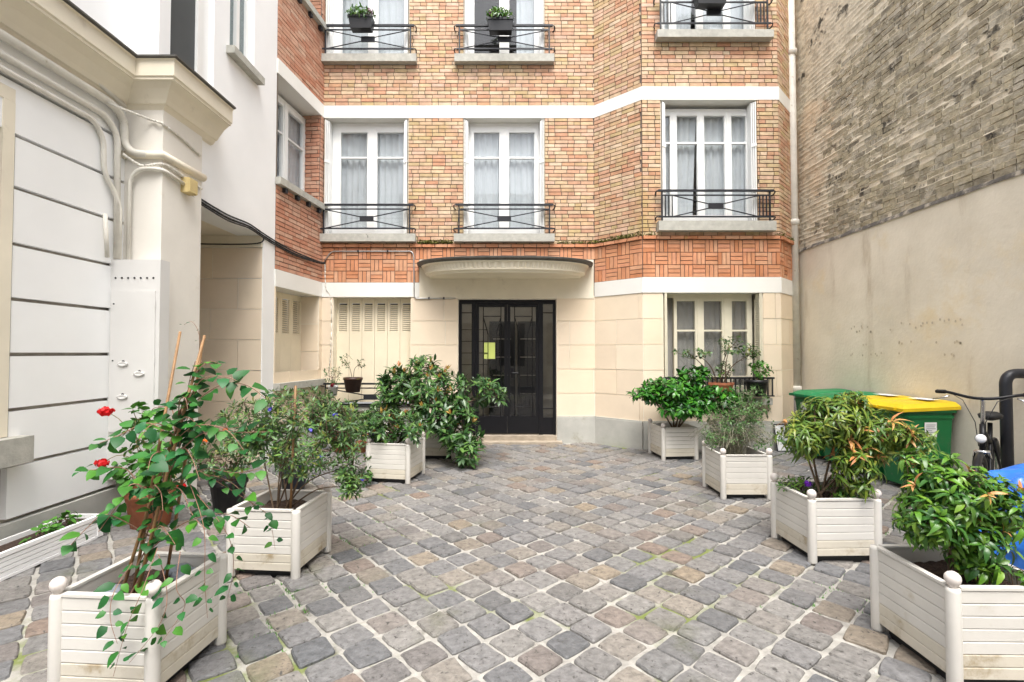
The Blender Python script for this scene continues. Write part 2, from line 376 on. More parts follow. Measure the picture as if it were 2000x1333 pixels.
for k, p in enumerate(cells):
    rot = GA + rs.choice((0,1,2,3))*math.pi/2 + rs.uniform(-.045,.045); sx, sy = rs.uniform(.95,1.06), rs.uniform(.95,1.06)
    q = Vector((p.x+rs.uniform(-.007,.007), p.y+rs.uniform(-.007,.007), rs.uniform(-.006,.005)))
    t = rs.randrange(20)
    Mx = Matrix.Translation(q) @ Matrix.Rotation(rot,4,'Z') @ Matrix.Rotation(rs.uniform(-.02,.02),4,'X') @ Matrix.Diagonal((sx,sy,1,1))
    if k < 300: inst('cobblestone', SETTM[t], Mx, paving)
    else: big.add([Mx @ Vector(v) for v in SETT[t][0]], SETT[t][1])
obj('cobblestones', big, M_cobble, paving, kind='stuff')

# ------------------------------------------------------------------ apartment building
bld = thing('apartment_building', (0, 8.3, 0), 'brick apartment building with white bands, angular bay and black glazed entrance', 'building')
D0, D1 = 8.3, 7.7
F0 = frame((-3.22,D0),(1.405,D0)); FL = frame((-3.36,6.93),(-3.22,D0)); FO1 = frame((1.405,D0),(2.055,D1)); FB = frame((2.055,D1),(4.214,D1)); FO2 = frame((4.214,D1),(4.84,8.33))
B1, B1T, B2, B2T, B3, B3T = 2.45, 2.69, 5.51, 5.72, 8.54, 8.76
H0 = [(.02,1.457,3.5,B2),(2.39,3.78,3.5,B2),(.02,1.457,6.56,B3),(2.39,3.78,6.56,B3),(.19,1.513,.62,B1),(2.31,3.969,0,2.41)]
HL = [(.03,1.27,4.0,B2),(.03,1.27,1.07,B1),(.03,1.27,7.08,B3)]
HB = [(.295,1.816,3.55,B2),(.295,1.816,6.55,B3),(.313,1.878,.80,2.47)]
WALLS = [(F0,H0,.3),(FL,HL,.46),(FO1,[],.2),(FB,HB,.32),(FO2,[],.2)]
for F,H,t in WALLS:
    obj('wall', wall_mesh(F,0,F.len,B1+.02,9.1,H,t), M_mortar, bld)
    obj('ground_floor_wall', wall_mesh(F,0,F.len,-.05,B1+.02,[h if h[3]!=B1 else (h[0],h[1],h[2],B1+.02) for h in H],t), M_joint, bld)
    e = .012
    for a,b in ((B1,B1T),(B2,B2T),(B3,B3T)):
        if F is F0 and a == B1: obj('band', MB().fbox(F,0,1.66,a-.003,b,-t+.01,.018), M_band, bld); continue
        obj('band', MB().fbox(F,-e if F in (FB,) else 0,F.len+(e if F in (FB,) else 0),a-.003,b,-t+.01,.019 if F in (FB,FL) else .0175), M_band, bld)
P = []
courses(F0,0,F0.len,3.345,B2,H0,P); courses(F0,0,F0.len,B2T,B3,H0,P); courses(F0,0,F0.len,B3T,9.1,[],P)
for F in (FO1,FB,FO2):
    courses(F,0,F.len,3.345,B2,HB if F is FB else [],P); courses(F,0,F.len,B2T,B3,HB if F is FB else [],P); courses(F,0,F.len,B3T,9.1,[],P)
emit(bld,'brick','brickwork',P,M_brick,300)
P = []
courses(FL,0,FL.len,B1T,3.9,HL,P,headers=.1); courses(FL,0,FL.len,B2T,B3,HL,P,headers=.1)
courses(FL,1.27,FL.len,4.0,B2,[],P,headers=.1)
FJ = frame(FL(1.27,0,-.36)[:2], FL(1.27,0,0)[:2])
courses(FJ,0,FJ.len,4.0,B2,[],P,headers=.1); courses(FJ,0,FJ.len,7.08,B3,[],P,headers=.1)
emit(bld,'brick','brickwork',P,M_brickR,220)
P = []
s_ = .197
basket(F0,0,1.65,B1T,3,P); basket(F0,1.65,F0.len,B1T+2*s_,1,P,phase=1); basket(FO1,0,FO1.len,B1T,3,P,phase=1); basket(FB,0,FB.len,B1T,3,P); basket(FO2,0,FO2.len,B1T,3,P,phase=1)
emit(bld,'tile','basket_weave_tiles',P,M_terra,300)
P = []
for F in (F0,FO1,FB,FO2):
    courses(F,0,F.len,3.283,3.343,[],P,ch=.06,length=.215,depth=.05,headers=0,n0=0)
emit(bld,'ledge_brick','ledge_brickwork',P,M_terra,120)
# ashlar and plinth
P = []
for F,H in ((F0,H0),(FL,HL),(FO1,[]),(FB,HB),(FO2,[])):
    courses(F,0,F.len,.42,B1-.004,[h for h in H],P,ch=.405,length=.84,joint=.009,depth=.010,headers=.25)
FJ2 = frame(FL(1.27,0,-.36)[:2], FL(1.27,0,0)[:2])
courses(FJ2,0,FJ2.len,1.07,B1-.01,[],P,ch=.41,length=.84,joint=.009,depth=.008,headers=0)
emit(bld,'stone_block','ashlar',P,M_stone,200)
for F,a,b in ((F0,0,2.30),(F0,3.98,F0.len),(FL,0,FL.len),(FO1,0,FO1.len-.01),(FB,-.01,FB.len+.01),(FO2,.01,FO2.len)):
    obj('plinth', MB().fbox(F,a,b,-.04,.415,0,.036).fbox(F,a,b,.416,.44,0,.026), M_plinth, bld)
obj('entrance_surround', MB().fbox(F0,1.655,4.60,B1-.03,3.08,-.001,.022), M_creamstone, bld)

# window parts
def sill(F,u0,u1,v0,v1,n1=.13,n0=-.25,m=None): return obj('sill', MB().fbox(F,u0,u1,v0,v1,n0,n1), m or M_sill, bld)
def curtain_mesh(F,a,b,v0,v1,n,amp=.013,per=.11,seed=0,sweep=0.):
    r = random.Random(seed); mb = MB(); k = max(8,int((b-a)/.018)); ph = [r.uniform(0,6.28) for _ in range(3)]; rows = 8
    for j in range(rows+1):
        tv = j/rows
        for i in range(k+1):
            u = a+(b-a)*i/k; sw = sweep*(1-tv)*(b-a)*(i/k)
            d = amp*(math.sin(u/per*6.28+ph[0])+.5*math.sin(u/per*2.9+ph[1]+tv)+.4*math.sin(u/per*13+ph[2]))
            mb.v.append(F(u-sw, v0+(v1-v0)*tv, n+d))
    for j in range(rows):
        for i in range(k): q=j*(k+1)+i; mb.f.append((q,q+1,q+k+2,q+k+1))
    return mb
def window(F,u0,u1,v0,v1,n,sashes,transom,mf=None,curtains=None,bottom=.13,seed=0,room=1.3,mc=None,parent=None):
    parent = parent or bld; mf = mf or M_frame; mb = MB(); fw = .04
    mb.fbox(F,u0,u0+fw,v0,v1,n,n+.06).fbox(F,u1-fw,u1,v0,v1,n,n+.06).fbox(F,u0+fw,u1-fw,v1-fw-.02,v1,n,n+.058).fbox(F,u0+fw,u1-fw,v0,v0+.03,n,n+.07)
    sw = .05; gl = []
    for (a,b) in sashes:
        lo, hi = v0+.032, v1-.062; k = n+.012
        mb.fbox(F,a,a+sw,lo,hi,k,k+.062).fbox(F,b-sw,b,lo,hi,k,k+.062).fbox(F,a+sw,b-sw,hi-.055,hi,k,k+.06).fbox(F,a+sw,b-sw,lo,lo+bottom,k,k+.06)
        ts = transom if isinstance(transom,(list,tuple)) else [transom]
        for t in ts: mb.fbox(F,a+sw,b-sw,t-.014,t+.014,k+.005,k+.056)
        ys = [lo+bottom]+list(ts)+[hi-.055]
        for y0,y1 in zip(ys[:-1],ys[1:]): gl.append((a+sw,b-sw,y0+.005,y1-.005))
    for (s1,s2) in zip(sashes[:-1],sashes[1:]):
        c=(s1[1]+s2[0])/2; g=max(.02,(s2[0]-s1[1])/2+.018)
        mb.fbox(F,c-g,c+g,v0+.034,v1-.064,n+.003,n+.083)
    win = obj('window', mb, mf, parent)
    for (a,b,c,d) in gl: obj('pane', MB().fbox(F,a-.004,b+.004,c-.008,d+.008,n+.036,n+.041), M_glass, win)
    for i,(a,b,sweep) in enumerate(curtains if curtains is not None else [(u0+.03,u1-.03,0)]):
        obj('curtain', curtain_mesh(F,a,b,v0+.03,v1-.02,n-.028,seed=seed+i,sweep=sweep), mc or M_curtain, win, smooth=True)
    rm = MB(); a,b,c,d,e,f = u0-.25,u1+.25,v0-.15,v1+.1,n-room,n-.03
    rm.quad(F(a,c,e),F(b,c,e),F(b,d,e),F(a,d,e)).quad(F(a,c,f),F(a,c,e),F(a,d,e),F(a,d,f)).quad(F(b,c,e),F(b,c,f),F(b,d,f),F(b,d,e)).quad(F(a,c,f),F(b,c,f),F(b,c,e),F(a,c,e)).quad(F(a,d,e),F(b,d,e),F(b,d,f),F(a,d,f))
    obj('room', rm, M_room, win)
    return win
def folded_shutters(F,u0,u1,v0,v1,nb,mf=None):
    for s in (0,1):
        for k in range(3):
            a = u0+.012+k*.022 if s == 0 else u1-.012-k*.022-.014
            me = MB().fbox(F,a,a+.014,v0+.02,v1-.03,nb+.08,.03-.02*k)
            for t in (.25,.62): me.fbox(F,a-.006,a+.02,v0+(v1-v0)*t,v0+(v1-v0)*t+.05,.03-.02*k-.004,.038-.02*k)
            obj('folded_shutter', me, mf or M_frame, bld)
def lining(F,u0,u1,v0,v1,t):
    for a in (u0,u1-.008): obj('reveal', MB().fbox(F,a,a+.008,v0,v1-.004,-t,-.002), M_creamstone, bld)
def railing(F,u0,u1,vt,vb,n=.1,ends=0,foot=None,wall=True):
    mb = MB(); r = .012
    mb.fbox(F,u0-.06,u1+.06,vt-.016,vt+.014,n-.02,n+.02); mb.fbox(F,u0,u1,vt-.083,vt-.063,n-.01,n+.01); mb.fbox(F,u0-.05,u1+.05,vb-.01,vb+.012,n-.011,n+.011)
    for u in (u0,u1): mb.fbox(F,u-.011,u+.011,foot if foot is not None else vb-.09,vt-.017,n-.0115,n+.0115)
    for sgn,u in ((-1,u0-.06),(1,u1+.06)):
        mb.tube(bend_path([F(u,vt,n),F(u+sgn*.03,vt-.01,n),F(u+sgn*.03,vt-.05,n-.06),F(u+sgn*.0,vt-.05,0)],.03),.011,6)
        mb.tube(bend_path([F(u+sgn*-.01,vb,n),F(u+sgn*.03,vb,n),F(u+sgn*.03,vb-.03,n-.06),F(u,vb-.03,0)],.03),.010,6)
    rail = obj('railing', mb, M_iron, bld)
    c, cv = (u0+u1)/2, (vt-.073+vb)/2; hw, hh = .115, .045
    obj('panel', MB().fbox(F,c-hw,c+hw,cv-hh,cv+hh,n-.012,n+.012), M_iron, rail)
    ui, uj = u0+ends, u1-ends
    for (a,b,x,y) in ((ui,vt-.075,c-hw,cv+hh-.01),(uj,vt-.075,c+hw,cv+hh-.01),(ui,vb,c-hw,cv-hh+.01),(uj,vb,c+hw,cv-hh+.01)):
        obj('bar', MB().tube([F(a,b,n),F(x,y,n)],.0095,6), M_iron, rail)
    if ends:
        for q in (0.33,.66,1.0):
            for u in (u0+ends*q,u1-ends*q): obj('bar', MB().fbox(F,u-.008,u+.008,vb+.01,vt-.063,n-.008,n+.008), M_iron, rail)
    return rail
for (v0,v1,i) in ((3.5,B2,0),(6.56,B3,1)):
    tr = v1-.62
    # left and middle window of the flat front
    window(F0,.16,1.43,v0+.001,v1-.06 if i==0 else v1-.04,-.22,[(.20,.76),(.83,1.39)],tr,seed=i*9+1, curtains=[(.18,.80,.08),(.84,1.41,0)])
    window(F0,2.47,3.70,v0+.001,v1-.06 if i==0 else v1-.04,-.22,[(2.51,3.05),(3.12,3.66)],tr,seed=i*9+3, curtains=[(2.50,3.69,0)] if i==0 else [(3.30,3.69,.05)])
    window(FB,.31,1.80,v0+(.051 if i==0 else .001),v1-.06,-.22,[(.35,.545),(.555,.985),(.995,1.425),(1.435,1.77)][0:4],tr,seed=i*9+6, curtains=[(.33,.95,.12),(.96,1.78,.05)])
    for (a,b,F) in ((.02,1.457,F0),(2.39,3.78,F0),(.295,1.816,FB)):
        vv0 = v0 if F is F0 else v0+.05
        lining(F,a,b,vv0,v1-.003,.29); folded_shutters(F,a+.01,b-.01,vv0,v1-.01,-.22)
    for a,b in ((.029,.16),(1.43,1.448),(2.399,2.47),(3.70,3.771)): obj('frame_filler', MB().fbox(F0,a,b,v0+.002,v1-.06,-.22,-.165), M_frame, bld)
    for a,b in ((.029,1.448),(2.399,3.771)): obj('frame_filler', MB().fbox(F0,a,b,v1-.06,v1-.005,-.219,-.166), M_frame, bld)
    sill(F0,0.0,1.60,v0-.13,v0,.12); sill(F0,2.245,3.935,v0-.13,v0,.12); sill(FB,.22,2.04,v0-.10 if i==0 else v0-.12,v0+.05 if i==0 else v0,.14)
    railing(F0,.06,1.50,v0+.49,v0+.09); railing(F0,2.33,3.85,v0+.49,v0+.09); railing(FB,.28,1.96,v0+.53,v0+.12,ends=.16)
# side windows of the left flank
window(FL,.03,1.27,4.001,B2-.06,-.32,[(.07,.63),(.67,1.23)],B2-.62,seed=31,room=.9)
window(FL,.03,1.27,7.071,B3-.06,-.32,[(.07,.63),(.67,1.23)],B3-.62,seed=33,room=.9)
for a,b in ((3.9,4.0),(6.97,7.07)): sill(FL,-.02,FL.len,a,b,.09,-.40)
sill(FL,.0,1.33,.97,1.07,.10,-.38)
for v in (3.86,6.93):
    mb = MB()
    for k in range(4): mb.fbox(FL,.15+k*.33,.22+k*.33,v-.03,v+.035,.01,.06)
    obj('sill_bracket', mb, M_iron, bld)
def shutters(F,u0,u1,v0,v1,n,k,lv):
    wd = (u1-u0)/k
    for i in range(k):
        a, b = u0+i*wd+.003, u0+(i+1)*wd-.003
        mb = MB(); st = wd*.17
        mb.fbox(F,a,a+st,v0,v1,n,n+.03).fbox(F,b-st,b,v0,v1,n,n+.03).fbox(F,a+st,b-st,v0,lv,n,n+.029).fbox(F,a+st,b-st,v1-.09,v1,n,n+.029)
        s = obj('shutter_leaf', mb, M_shutter, bld); lo = MB(); y = lv
        while y < v1-.11:
            lo.add([F(a+st,y,n+.03),F(b-st,y,n+.03),F(b-st,y+.026,n+.004),F(a+st,y+.026,n+.004),F(a+st,y+.006,n+.032),F(b-st,y+.006,n+.032),F(b-st,y+.032,n+.006),F(a+st,y+.032,n+.006)],[(0,1,5,4),(4,5,6,7),(0,3,2,1)]); y += .034
        obj('louvre', lo, M_shutter, s); obj('louvre_back', MB().fbox(F,a+st,b-st,lv,v1-.09,n-.02,n-.012), M_hole, s)
shutters(F0,.195,1.508,.66,B1-.005,-.20,6,1.86)
lining(F0,.19,1.513,.62,B1,.29)
sill(F0,.12,1.6,.54,.62,.10,-.28)
railing(F0,.12,1.62,.99,.62,n=.11,foot=.62)
shutters(FL,.035,1.265,1.08,B1-.01,-.33,4,1.80)
# ground floor bay window, older and cream coloured
window(FB,.40,1.80,.86,2.45,-.24,[(.44,.52),(.54,.93),(.97,1.36),(1.42,1.76)][1:4],[1.12,1.86],mf=M_creamframe,seed=41,mc=M_curtain_dk,bottom=.09)
lining(FB,.313,1.878,.80,2.467,.31)
sill(FB,.24,1.96,.70,.80,.11,-.28)
def louvre_leaf(F,u,s,v0,v1):
    for k in range(2):
        a = u+s*.02*k; d0 = -.15
        mb = MB().fbox(F,min(a,a+s*.016),max(a,a+s*.016),v0,v0+.25,d0,.02).fbox(F,min(a,a+s*.016),max(a,a+s*.016),v1-.08,v1,d0,.02).fbox(F,min(a,a+s*.016),max(a,a+s*.016),v0,v1,-.005,.022).fbox(F,min(a,a+s*.016),max(a,a+s*.016),v0,v1,d0-.002,d0+.03)
        y = v0+.26
        while y < v1-.1: mb.fbox(F,min(a,a+s*.013),max(a,a+s*.013),y,y+.022,d0+.03,-.005); y += .033
        obj('folded_shutter', mb, M_creamframe, bld)
louvre_leaf(FB,.335,1,.82,2.44); louvre_leaf(FB,1.855,-1,.82,2.44)
mb = MB(); n=.12
mb.fbox(FB,.30,1.98,1.10,1.13,n-.02,n+.02).fbox(FB,.30,1.98,.83,.85,n-.012,n+.012)
gr = obj('railing', mb, M_iron, bld)
for k in range(24): u=.32+k*.071; obj('bar', MB().fbox(FB,u-.009,u+.009,.85,1.10,n-.009,n+.009), M_iron, gr)
obj('bar', MB().tube([FB(.31,1.11,n),FB(.31,1.11,0)],.012,6).tube([FB(1.97,1.11,n),FB(1.97,1.11,0)],.012,6), M_iron, gr)

# canopy over the entrance
def canopy():
    cx, a, b, K = -.115, 1.47, .80, 240
    def ring(sa, sb, z, flute=0.):
        o = []
        for k in range(K+1):
            t = math.pi*k/K; m_ = 1-(flute if (k//2) % 2 else 0)
            c, s = math.cos(t), math.sin(t); c = math.copysign(abs(c)**.8, c); s = s**.8
            o.append((cx+a*sa*m_*c, D0-.01-b*sb*m_*s, z))
        return o
    def loft(rings, m, name, parent, top=False):
        mb = MB()
        for r in rings: mb.v += r
        q = K+1
        for i in range(len(rings)-1):
            for k in range(K): mb.f.append((i*q+k, i*q+k+1, (i+1)*q+k+1, (i+1)*q+k))
        if top: mb.f.append(tuple(range(q)))
        if name == 'canopy': mb.f.append(tuple(reversed(range((len(rings)-1)*q, len(rings)*q))))
        return obj(name, mb, m, parent)
    c = loft([ring(.955,.94,2.935),ring(.95,.93,2.92),ring(.935,.915,2.91),ring(.935,.915,2.905,.026),ring(.915,.89,2.825,.026),ring(.91,.885,2.82),ring(.905,.88,2.80),ring(.87,.84,2.785),ring(.86,.825,2.76),ring(.85,.81,2.755)], M_creamstone, 'canopy', bld)
    loft([ring(.5,.4,3.01),ring(1,1,2.99),ring(1.004,1.006,2.985),ring(1.0,1.0,2.962),ring(.955,.94,2.934)], M_lead, 'flashing', c, top=True)
canopy()
# entrance door
obj('threshold', MB().fbox(F0,2.311,3.968,-.03,.11,-.5,.03).fbox(F0,2.20,4.05,-.03,.035,.03,.20), mat('worn step', [(.30,.25,.19),(.40,.34,.27)], .85, nscale=8, namt=.15, bump=.3), bld)
dn = -.16
door = obj('entrance_door', MB().fbox(F0,2.312,2.36,.112,2.408,dn,dn+.07).fbox(F0,3.92,3.968,.112,2.408,dn,dn+.07).fbox(F0,2.36,3.92,2.34,2.408,dn,dn+.069)
           .fbox(F0,2.53,2.60,.112,2.34,dn,dn+.068).fbox(F0,3.68,3.75,.112,2.34,dn,dn+.068), M_black, bld)
for (a,b) in ((2.36,2.53),(3.75,3.92)):
    sl = obj('sidelight', MB().fbox(F0,a,b,.112,.40,dn+.01,dn+.05), M_black, door)
def leaf(a,b,side):
    lf = obj('door_leaf', MB().fbox(F0,a,a+.05,.13,2.335,dn,dn+.06).fbox(F0,b-.05,b,.13,2.335,dn,dn+.06).fbox(F0,a+.05,b-.05,2.29,2.335,dn,dn+.059).fbox(F0,a+.05,b-.05,.13,.42,dn,dn+.055), M_black, door)
    return lf
lm = 3.14
leaves = [leaf(2.603,lm-.002,0), leaf(lm+.002,3.677,1)]
def bar(p, pts, r=.009): obj('bar', MB().tube(pts,r,5), M_black, p)
nb = dn+.03
for lf,(a,b) in zip(leaves,((2.653,3.09),(3.19,3.627))):
    w_ = b-a; x1, x2 = a+w_*.17, a+w_*.86
    obj('pane', MB().fbox(F0,a,b,.42,2.29,dn+.014,dn+.018), M_glass, lf)
    for x in (x1,x2): bar(lf,[F0(x,.42,nb),F0(x,2.29,nb)])
    for y in (2.13,.58): bar(lf,[F0(x1,y,nb),F0(x2,y,nb)])
    xm=(x1+x2)/2
    bar(lf,[F0(x1,2.12,nb),F0(xm-.07,1.82,nb)]); bar(lf,[F0(x2,2.12,nb),F0(xm+.07,1.82,nb)])
    for k,x in enumerate((xm-.10,xm-.035,xm+.035,xm+.10)): bar(lf,[F0(x,.58,nb),F0(x,.80 if k in (0,3) else .88,nb)],.006)
    for x in (xm-.07,xm+.07): bar(lf,[F0(x,.70,nb),F0(x,1.82,nb)],.006)
for (a,b) in ((2.36,2.53),(3.75,3.92)):
    obj('pane', MB().fbox(F0,a,b,.40,2.34,dn+.014,dn+.018), M_glass, door)
    for y in (.55,2.19): bar(door,[F0(a,y,nb),F0(b,y,nb)])
for y in (1.3,1.5,1.7,1.9): 
    bar(door,[F0(2.36,y,nb),F0(2.53,y,nb)],.006); bar(leaves[0],[F0(2.653,y,nb),F0(2.80,y,nb)],.006)
obj('handle', MB().tube(bend_path([F0(3.22,1.16,dn+.06),F0(3.22,1.16,dn+.11),F0(3.32,1.16,dn+.11)],.02),.012,8).fbox(F0,3.195,3.245,1.08,1.24,dn+.06,dn+.066), M_black, leaves[1])
obj('notice', MB().fbox(F0,2.74,2.93,1.40,1.68,dn+.0185,dn+.0205), M_notice, leaves[0], label='pale yellow green notice behind the door glass')
# entrance hall behind the door
hb = MB(); x0,x1,y0,y1,z0,z1 = -1.25,1.1,8.62,11.2,.105,2.75
hb.quad((x0,y0,z0),(x0,y1,z0),(x0,y1,z1),(x0,y0,z1)).quad((x1,y1,z0),(x1,y0,z0),(x1,y0,z1),(x1,y1,z1)).quad((x0,y1,z0),(x1,y1,z0),(x1,y1,z1),(x0,y1,z1)).quad((x0,y0,z1),(x0,y1,z1),(x1,y1,z1),(x1,y0,z1))
hb.quad((x0,y0,2.408),(x0,y0,z1),(x1,y0,z1),(x1,y0,2.408))
obj('hall_wall', hb, M_hall, bld)
obj('hall_floor', MB().quad((x0,y0-.15,z0),(x1,y0-.15,z0),(x1,y1,z0),(x0,y1,z0)), M_hallfloor, bld)
mb = MB().box(-.5,.05,10.85,10.9,.11,2.2).box(.12,.6,10.85,10.9,.11,2.2)
idr = obj('inner_door', mb, M_black, bld)
for z in (.6,1.0,1.4,1.8): obj('bar', MB().box(-.42,-.02,10.83,10.845,z,z+.02).box(.18,.54,10.83,10.845,z,z+.02), mat('brass strip', (.25,.23,.2), .4), idr)
for x in (-.32,.12): obj('ceiling_lamp', MB().lathe([(.02,-.06),(.09,-.05),(.11,-.02),(.11,0)],(x,9.1,2.748),16), M_lamp, bld, smooth=True)
# moss on the ledges
mb = MB(); rm_ = random.Random(5)
for (F,a,b,c,s) in ((F0,1.62,2.22,420,.03),(F0,3.96,4.6,220,.024),(FO1,0,.88,420,.026),(FB,2.06,2.16,30,.02),(FB,0,.2,60,.02),(FO2,0,.8,120,.022)):
    for k in range(c):
        u, r = rm_.uniform(a,b), rm_.uniform(.3,1)*s*1.15; v = 3.345+rm_.uniform(0,.07)*rm_.random(); n = rm_.uniform(.012,.055)
        C = Vector(F(u,v,n)); pts = [C+Vector((rm_.uniform(-1,1),rm_.uniform(-1,1),rm_.uniform(-.3,1)))*r for _ in range(4)]
        mb.add(pts,[(0,1,2),(0,2,3),(0,3,1),(1,3,2)])
obj('moss', mb, M_moss, bld, kind='stuff')

# ------------------------------------------------------------------ white rendered wing on the left
wing = thing('rendered_wing', (-3.7, 4, 0), 'white rendered wing with grooved courses, corner pillar and heavy cornice', 'building')
FG = frame((-3.74,1.0),(-3.74,4.66))
obj('wall', wall_mesh(FG,0,FG.len,-.05,3.9,[(1.4,2.52,.89,3.35)],.3), mat('shade toned groove',(.40,.36,.31),.9,nscale=5,namt=.3), wing)  # grey-brown backing colour stands in for shadow inside the grooves
P = []
zs = [.27,.67,1.08,1.49,1.90,2.31,2.73,3.12,3.52,3.90]
for a,b in zip(zs[:-1],zs[1:]): P.append((FG,2.615 if b < 3.5 else 0,3.66,a+.014,b-.014,-.002,.05))
emit(wing,'course_block','',P,mat('white painted course', (.90,.90,.89), .75, nscale=1.5, namt=.025, bump=.05, stain=((.70,.68,.63),2.2,.60,.84,.4)),40)
obj('architrave', MB().fbox(FG,2.515,2.60,.89,3.35,-.05,.06).fbox(FG,1.3,2.60,3.352,3.45,-.05,.058), M_creamstone, wing)
obj('skirting', MB().fbox(FG,0,3.66,-.04,.255,-.001,.075), M_plinth, wing)
obj('sill', MB().fbox(FG,1.2,2.70,.69,.885,-.2,.16), M_sill, wing)
window(FG,1.42,2.50,.90,3.34,-.15,[(1.47,1.94),(1.98,2.45)],2.6,mf=mat('brown window frame',(.42,.34,.27),.5),seed=55,mc=M_curtain_dk,parent=wing)
obj('pillar', MB().box(-3.78,-3.33,4.64,5.23,-.04,3.95), mat('cream rendered pillar', (.78,.745,.68), .8, nscale=2, namt=.05, bump=.08, stain=((.62,.55,.45),2.2,.6,.78)), wing)
FW = frame((-3.36,4.66),(-3.36,6.93))
obj('wall', wall_mesh(FW,0,FW.len,-.05,9.1,[(.56,1.95,-.06,3.08),(.10,.80,4.30,6.6),(1.10,1.66,5.12,7.0)],.34), M_white, wing)
obj('wall', MB().box(-3.95,-3.70,1.0,4.64,4.2,9.1).box(-3.72,-3.355,4.60,4.68,4.2,9.1), M_white, wing)
def cornice(prof, name, m):
    mb = MB(); k = len(prof)
    for (o,z) in prof:
        mb.v += [(-3.7+o,1.0,z),(-3.7+o,4.64-o*.75,z),(-3.33+o*.95,4.64-o*.75,z),(-3.33+o*.95,5.42,z)]
    for i in range(k-1):
        for j in range(3): mb.f.append((i*4+j,i*4+j+1,(i+1)*4+j+1,(i+1)*4+j))
    mb.f.append(tuple(i*4+3 for i in range(k))); mb.f.append(tuple(i*4 for i in reversed(range(k))))
    return obj(name, mb, m, wing)
co = cornice([(-.06,3.80),(.0,3.82),(.03,3.86),(.05,3.865),(.07,3.90),(.13,3.98),(.19,4.03),(.21,4.03),(.21,4.05),(.225,4.06),(.225,4.20),(.24,4.215),(-.06,4.30)],'cornice',M_creamstone)
fl_ = cornice([(.235,4.216),(.265,4.222),(.265,4.238),(-.05,4.315)],'flashing',M_lead); fl_.parent = co; fl_.matrix_parent_inverse = Matrix.Identity(4)
obj('astragal', MB().tube([(-3.72,4.62,3.38),(-3.32,4.62,3.38),(-3.315,5.24,3.38)],.04,10), M_creamstone, wing, smooth=True)
# upper dark blind window and small frosted window
wdk = obj('window', MB().fbox(FW,.56,.62,4.32,6.58,-.10,-.03).fbox(FW,.66,.80,4.30,6.6,-.12,-.06).fbox(FW,.10,.13,4.32,6.58,-.10,-.03), M_frame, wing)
obj('blind', MB().fbox(FW,.13,.56,4.31,6.58,-.08,-.06), mat('dark grey blind',(.065,.072,.075),.6,nscale=3,namt=.1), wdk)
wsm = obj('window', MB().fbox(FW,1.10,1.14,5.13,7,-.14,-.08).fbox(FW,1.36,1.43,5.13,7,-.14,-.07).fbox(FW,1.60,1.66,5.13,7,-.14,-.08).fbox(FW,1.14,1.60,5.13,5.19,-.14,-.081), M_frame, wing)
for a,b in ((1.14,1.36),(1.43,1.60)): obj('pane', MB().fbox(FW,a,b,5.19,7,-.12,-.11), mat('frosted glass',(.20,.25,.26),.25,nscale=60,namt=.3,bump=.6,bscale=120), wsm)
obj('sill', MB().fbox(FW,1.03,1.74,5.03,5.12,-.2,.10), M_sill, wing)
# passage under the wing
FP = frame((-6.2,6.61),(-3.37,6.61))
obj('passage_wall', MB().fbox(FP,0,FP.len,-.05,3.1,-.1,0), M_joint, wing)
P = []; courses(FP,0,FP.len,.02,2.92,[],P,ch=.415,length=.72,joint=.009,depth=.009,headers=0)
emit(wing,'stone_block','ashlar',P,M_stone,60)
obj('beam', MB().fbox(FP,0,FP.len,2.925,3.09,-.05,.03), M_creamstone, wing)
obj('passage_shell', MB().quad((-6.2,5.22,-.05),(-6.2,6.6,-.05),(-6.2,6.6,3.1),(-6.2,5.22,3.1)).quad((-6.2,5.225,-.05),(-3.7,5.225,-.05),(-3.7,5.225,3.1),(-6.2,5.225,3.1)).quad((-6.2,5.2,3.085),(-3.69,5.2,3.085),(-3.69,6.62,3.085),(-6.2,6.62,3.085)), M_creamstone, wing)

# ------------------------------------------------------------------ party wall on the right
pw = thing('party_wall', (4.87, 6, 0), 'tall party wall with eroded old brick above and stained beige render below', 'wall')
FR = frame((4.87,8.7),(4.87,-1.0))       # u runs towards the camera, n = -X
obj('wall', MB().fbox(FR,0,FR.len,-.05,8.6,-.4,-.03), mat('old mortar',(.24,.21,.17),.95,nscale=6,namt=.2), pw)
mb = MB(); nu, nv = 110, 42
for j in range(nv+1):
    for i in range(nu+1):
        u, v = FR.len*i/nu, -.05+3.25*j/nv
        mb.v.append(FR(u,v,.055+.012*noise.noise(Vector((u*.8,v*.8,3)))+.004*noise.noise(Vector((u*5,v*5,9)))))
for j in range(nv):
    for i in range(nu): q=j*(nu+1)+i; mb.f.append((q,q+1,q+nu+2,q+nu+1))
obj('render_coat', mb, M_render, pw, smooth=True)
mb = MB()
for i in range(120):
    u = FR.len*i/119; mb.v += [FR(u,3.185+.012*noise.noise(Vector((u*3,0,0))),.072+.01*noise.noise(Vector((u*4,2,0)))), FR(u,3.235+.02*noise.noise(Vector((u*5,7,0))),.058), FR(u,3.27,-.03)]
for i in range(119):
    for k in range(2): q=i*3+k; mb.f.append((q,q+3,q+4,q+1))
obj('ledge', mb, mat('sooty ledge',(.10,.09,.078),.95,nscale=12,namt=.4,bump=.8,stain=((.34,.30,.24),5,.5,.62)), pw, smooth=True)
P = []
courses(FR,.3,FR.len-2,3.25,8.6,[],P,ch=.07,length=.225,joint=.014,depth=.022,headers=.3,n0=-.02)
P = [(F,a,b,c+random.uniform(-.006,.004),d+random.uniform(-.004,.006),e,f+random.choice((0,0,.004,.007,-.006,-.014))+random.uniform(-.003,.004)) for F,a,b,c,d,e,f in P]
emit(pw,'brick','old_brickwork',P,M_oldbrick,300)
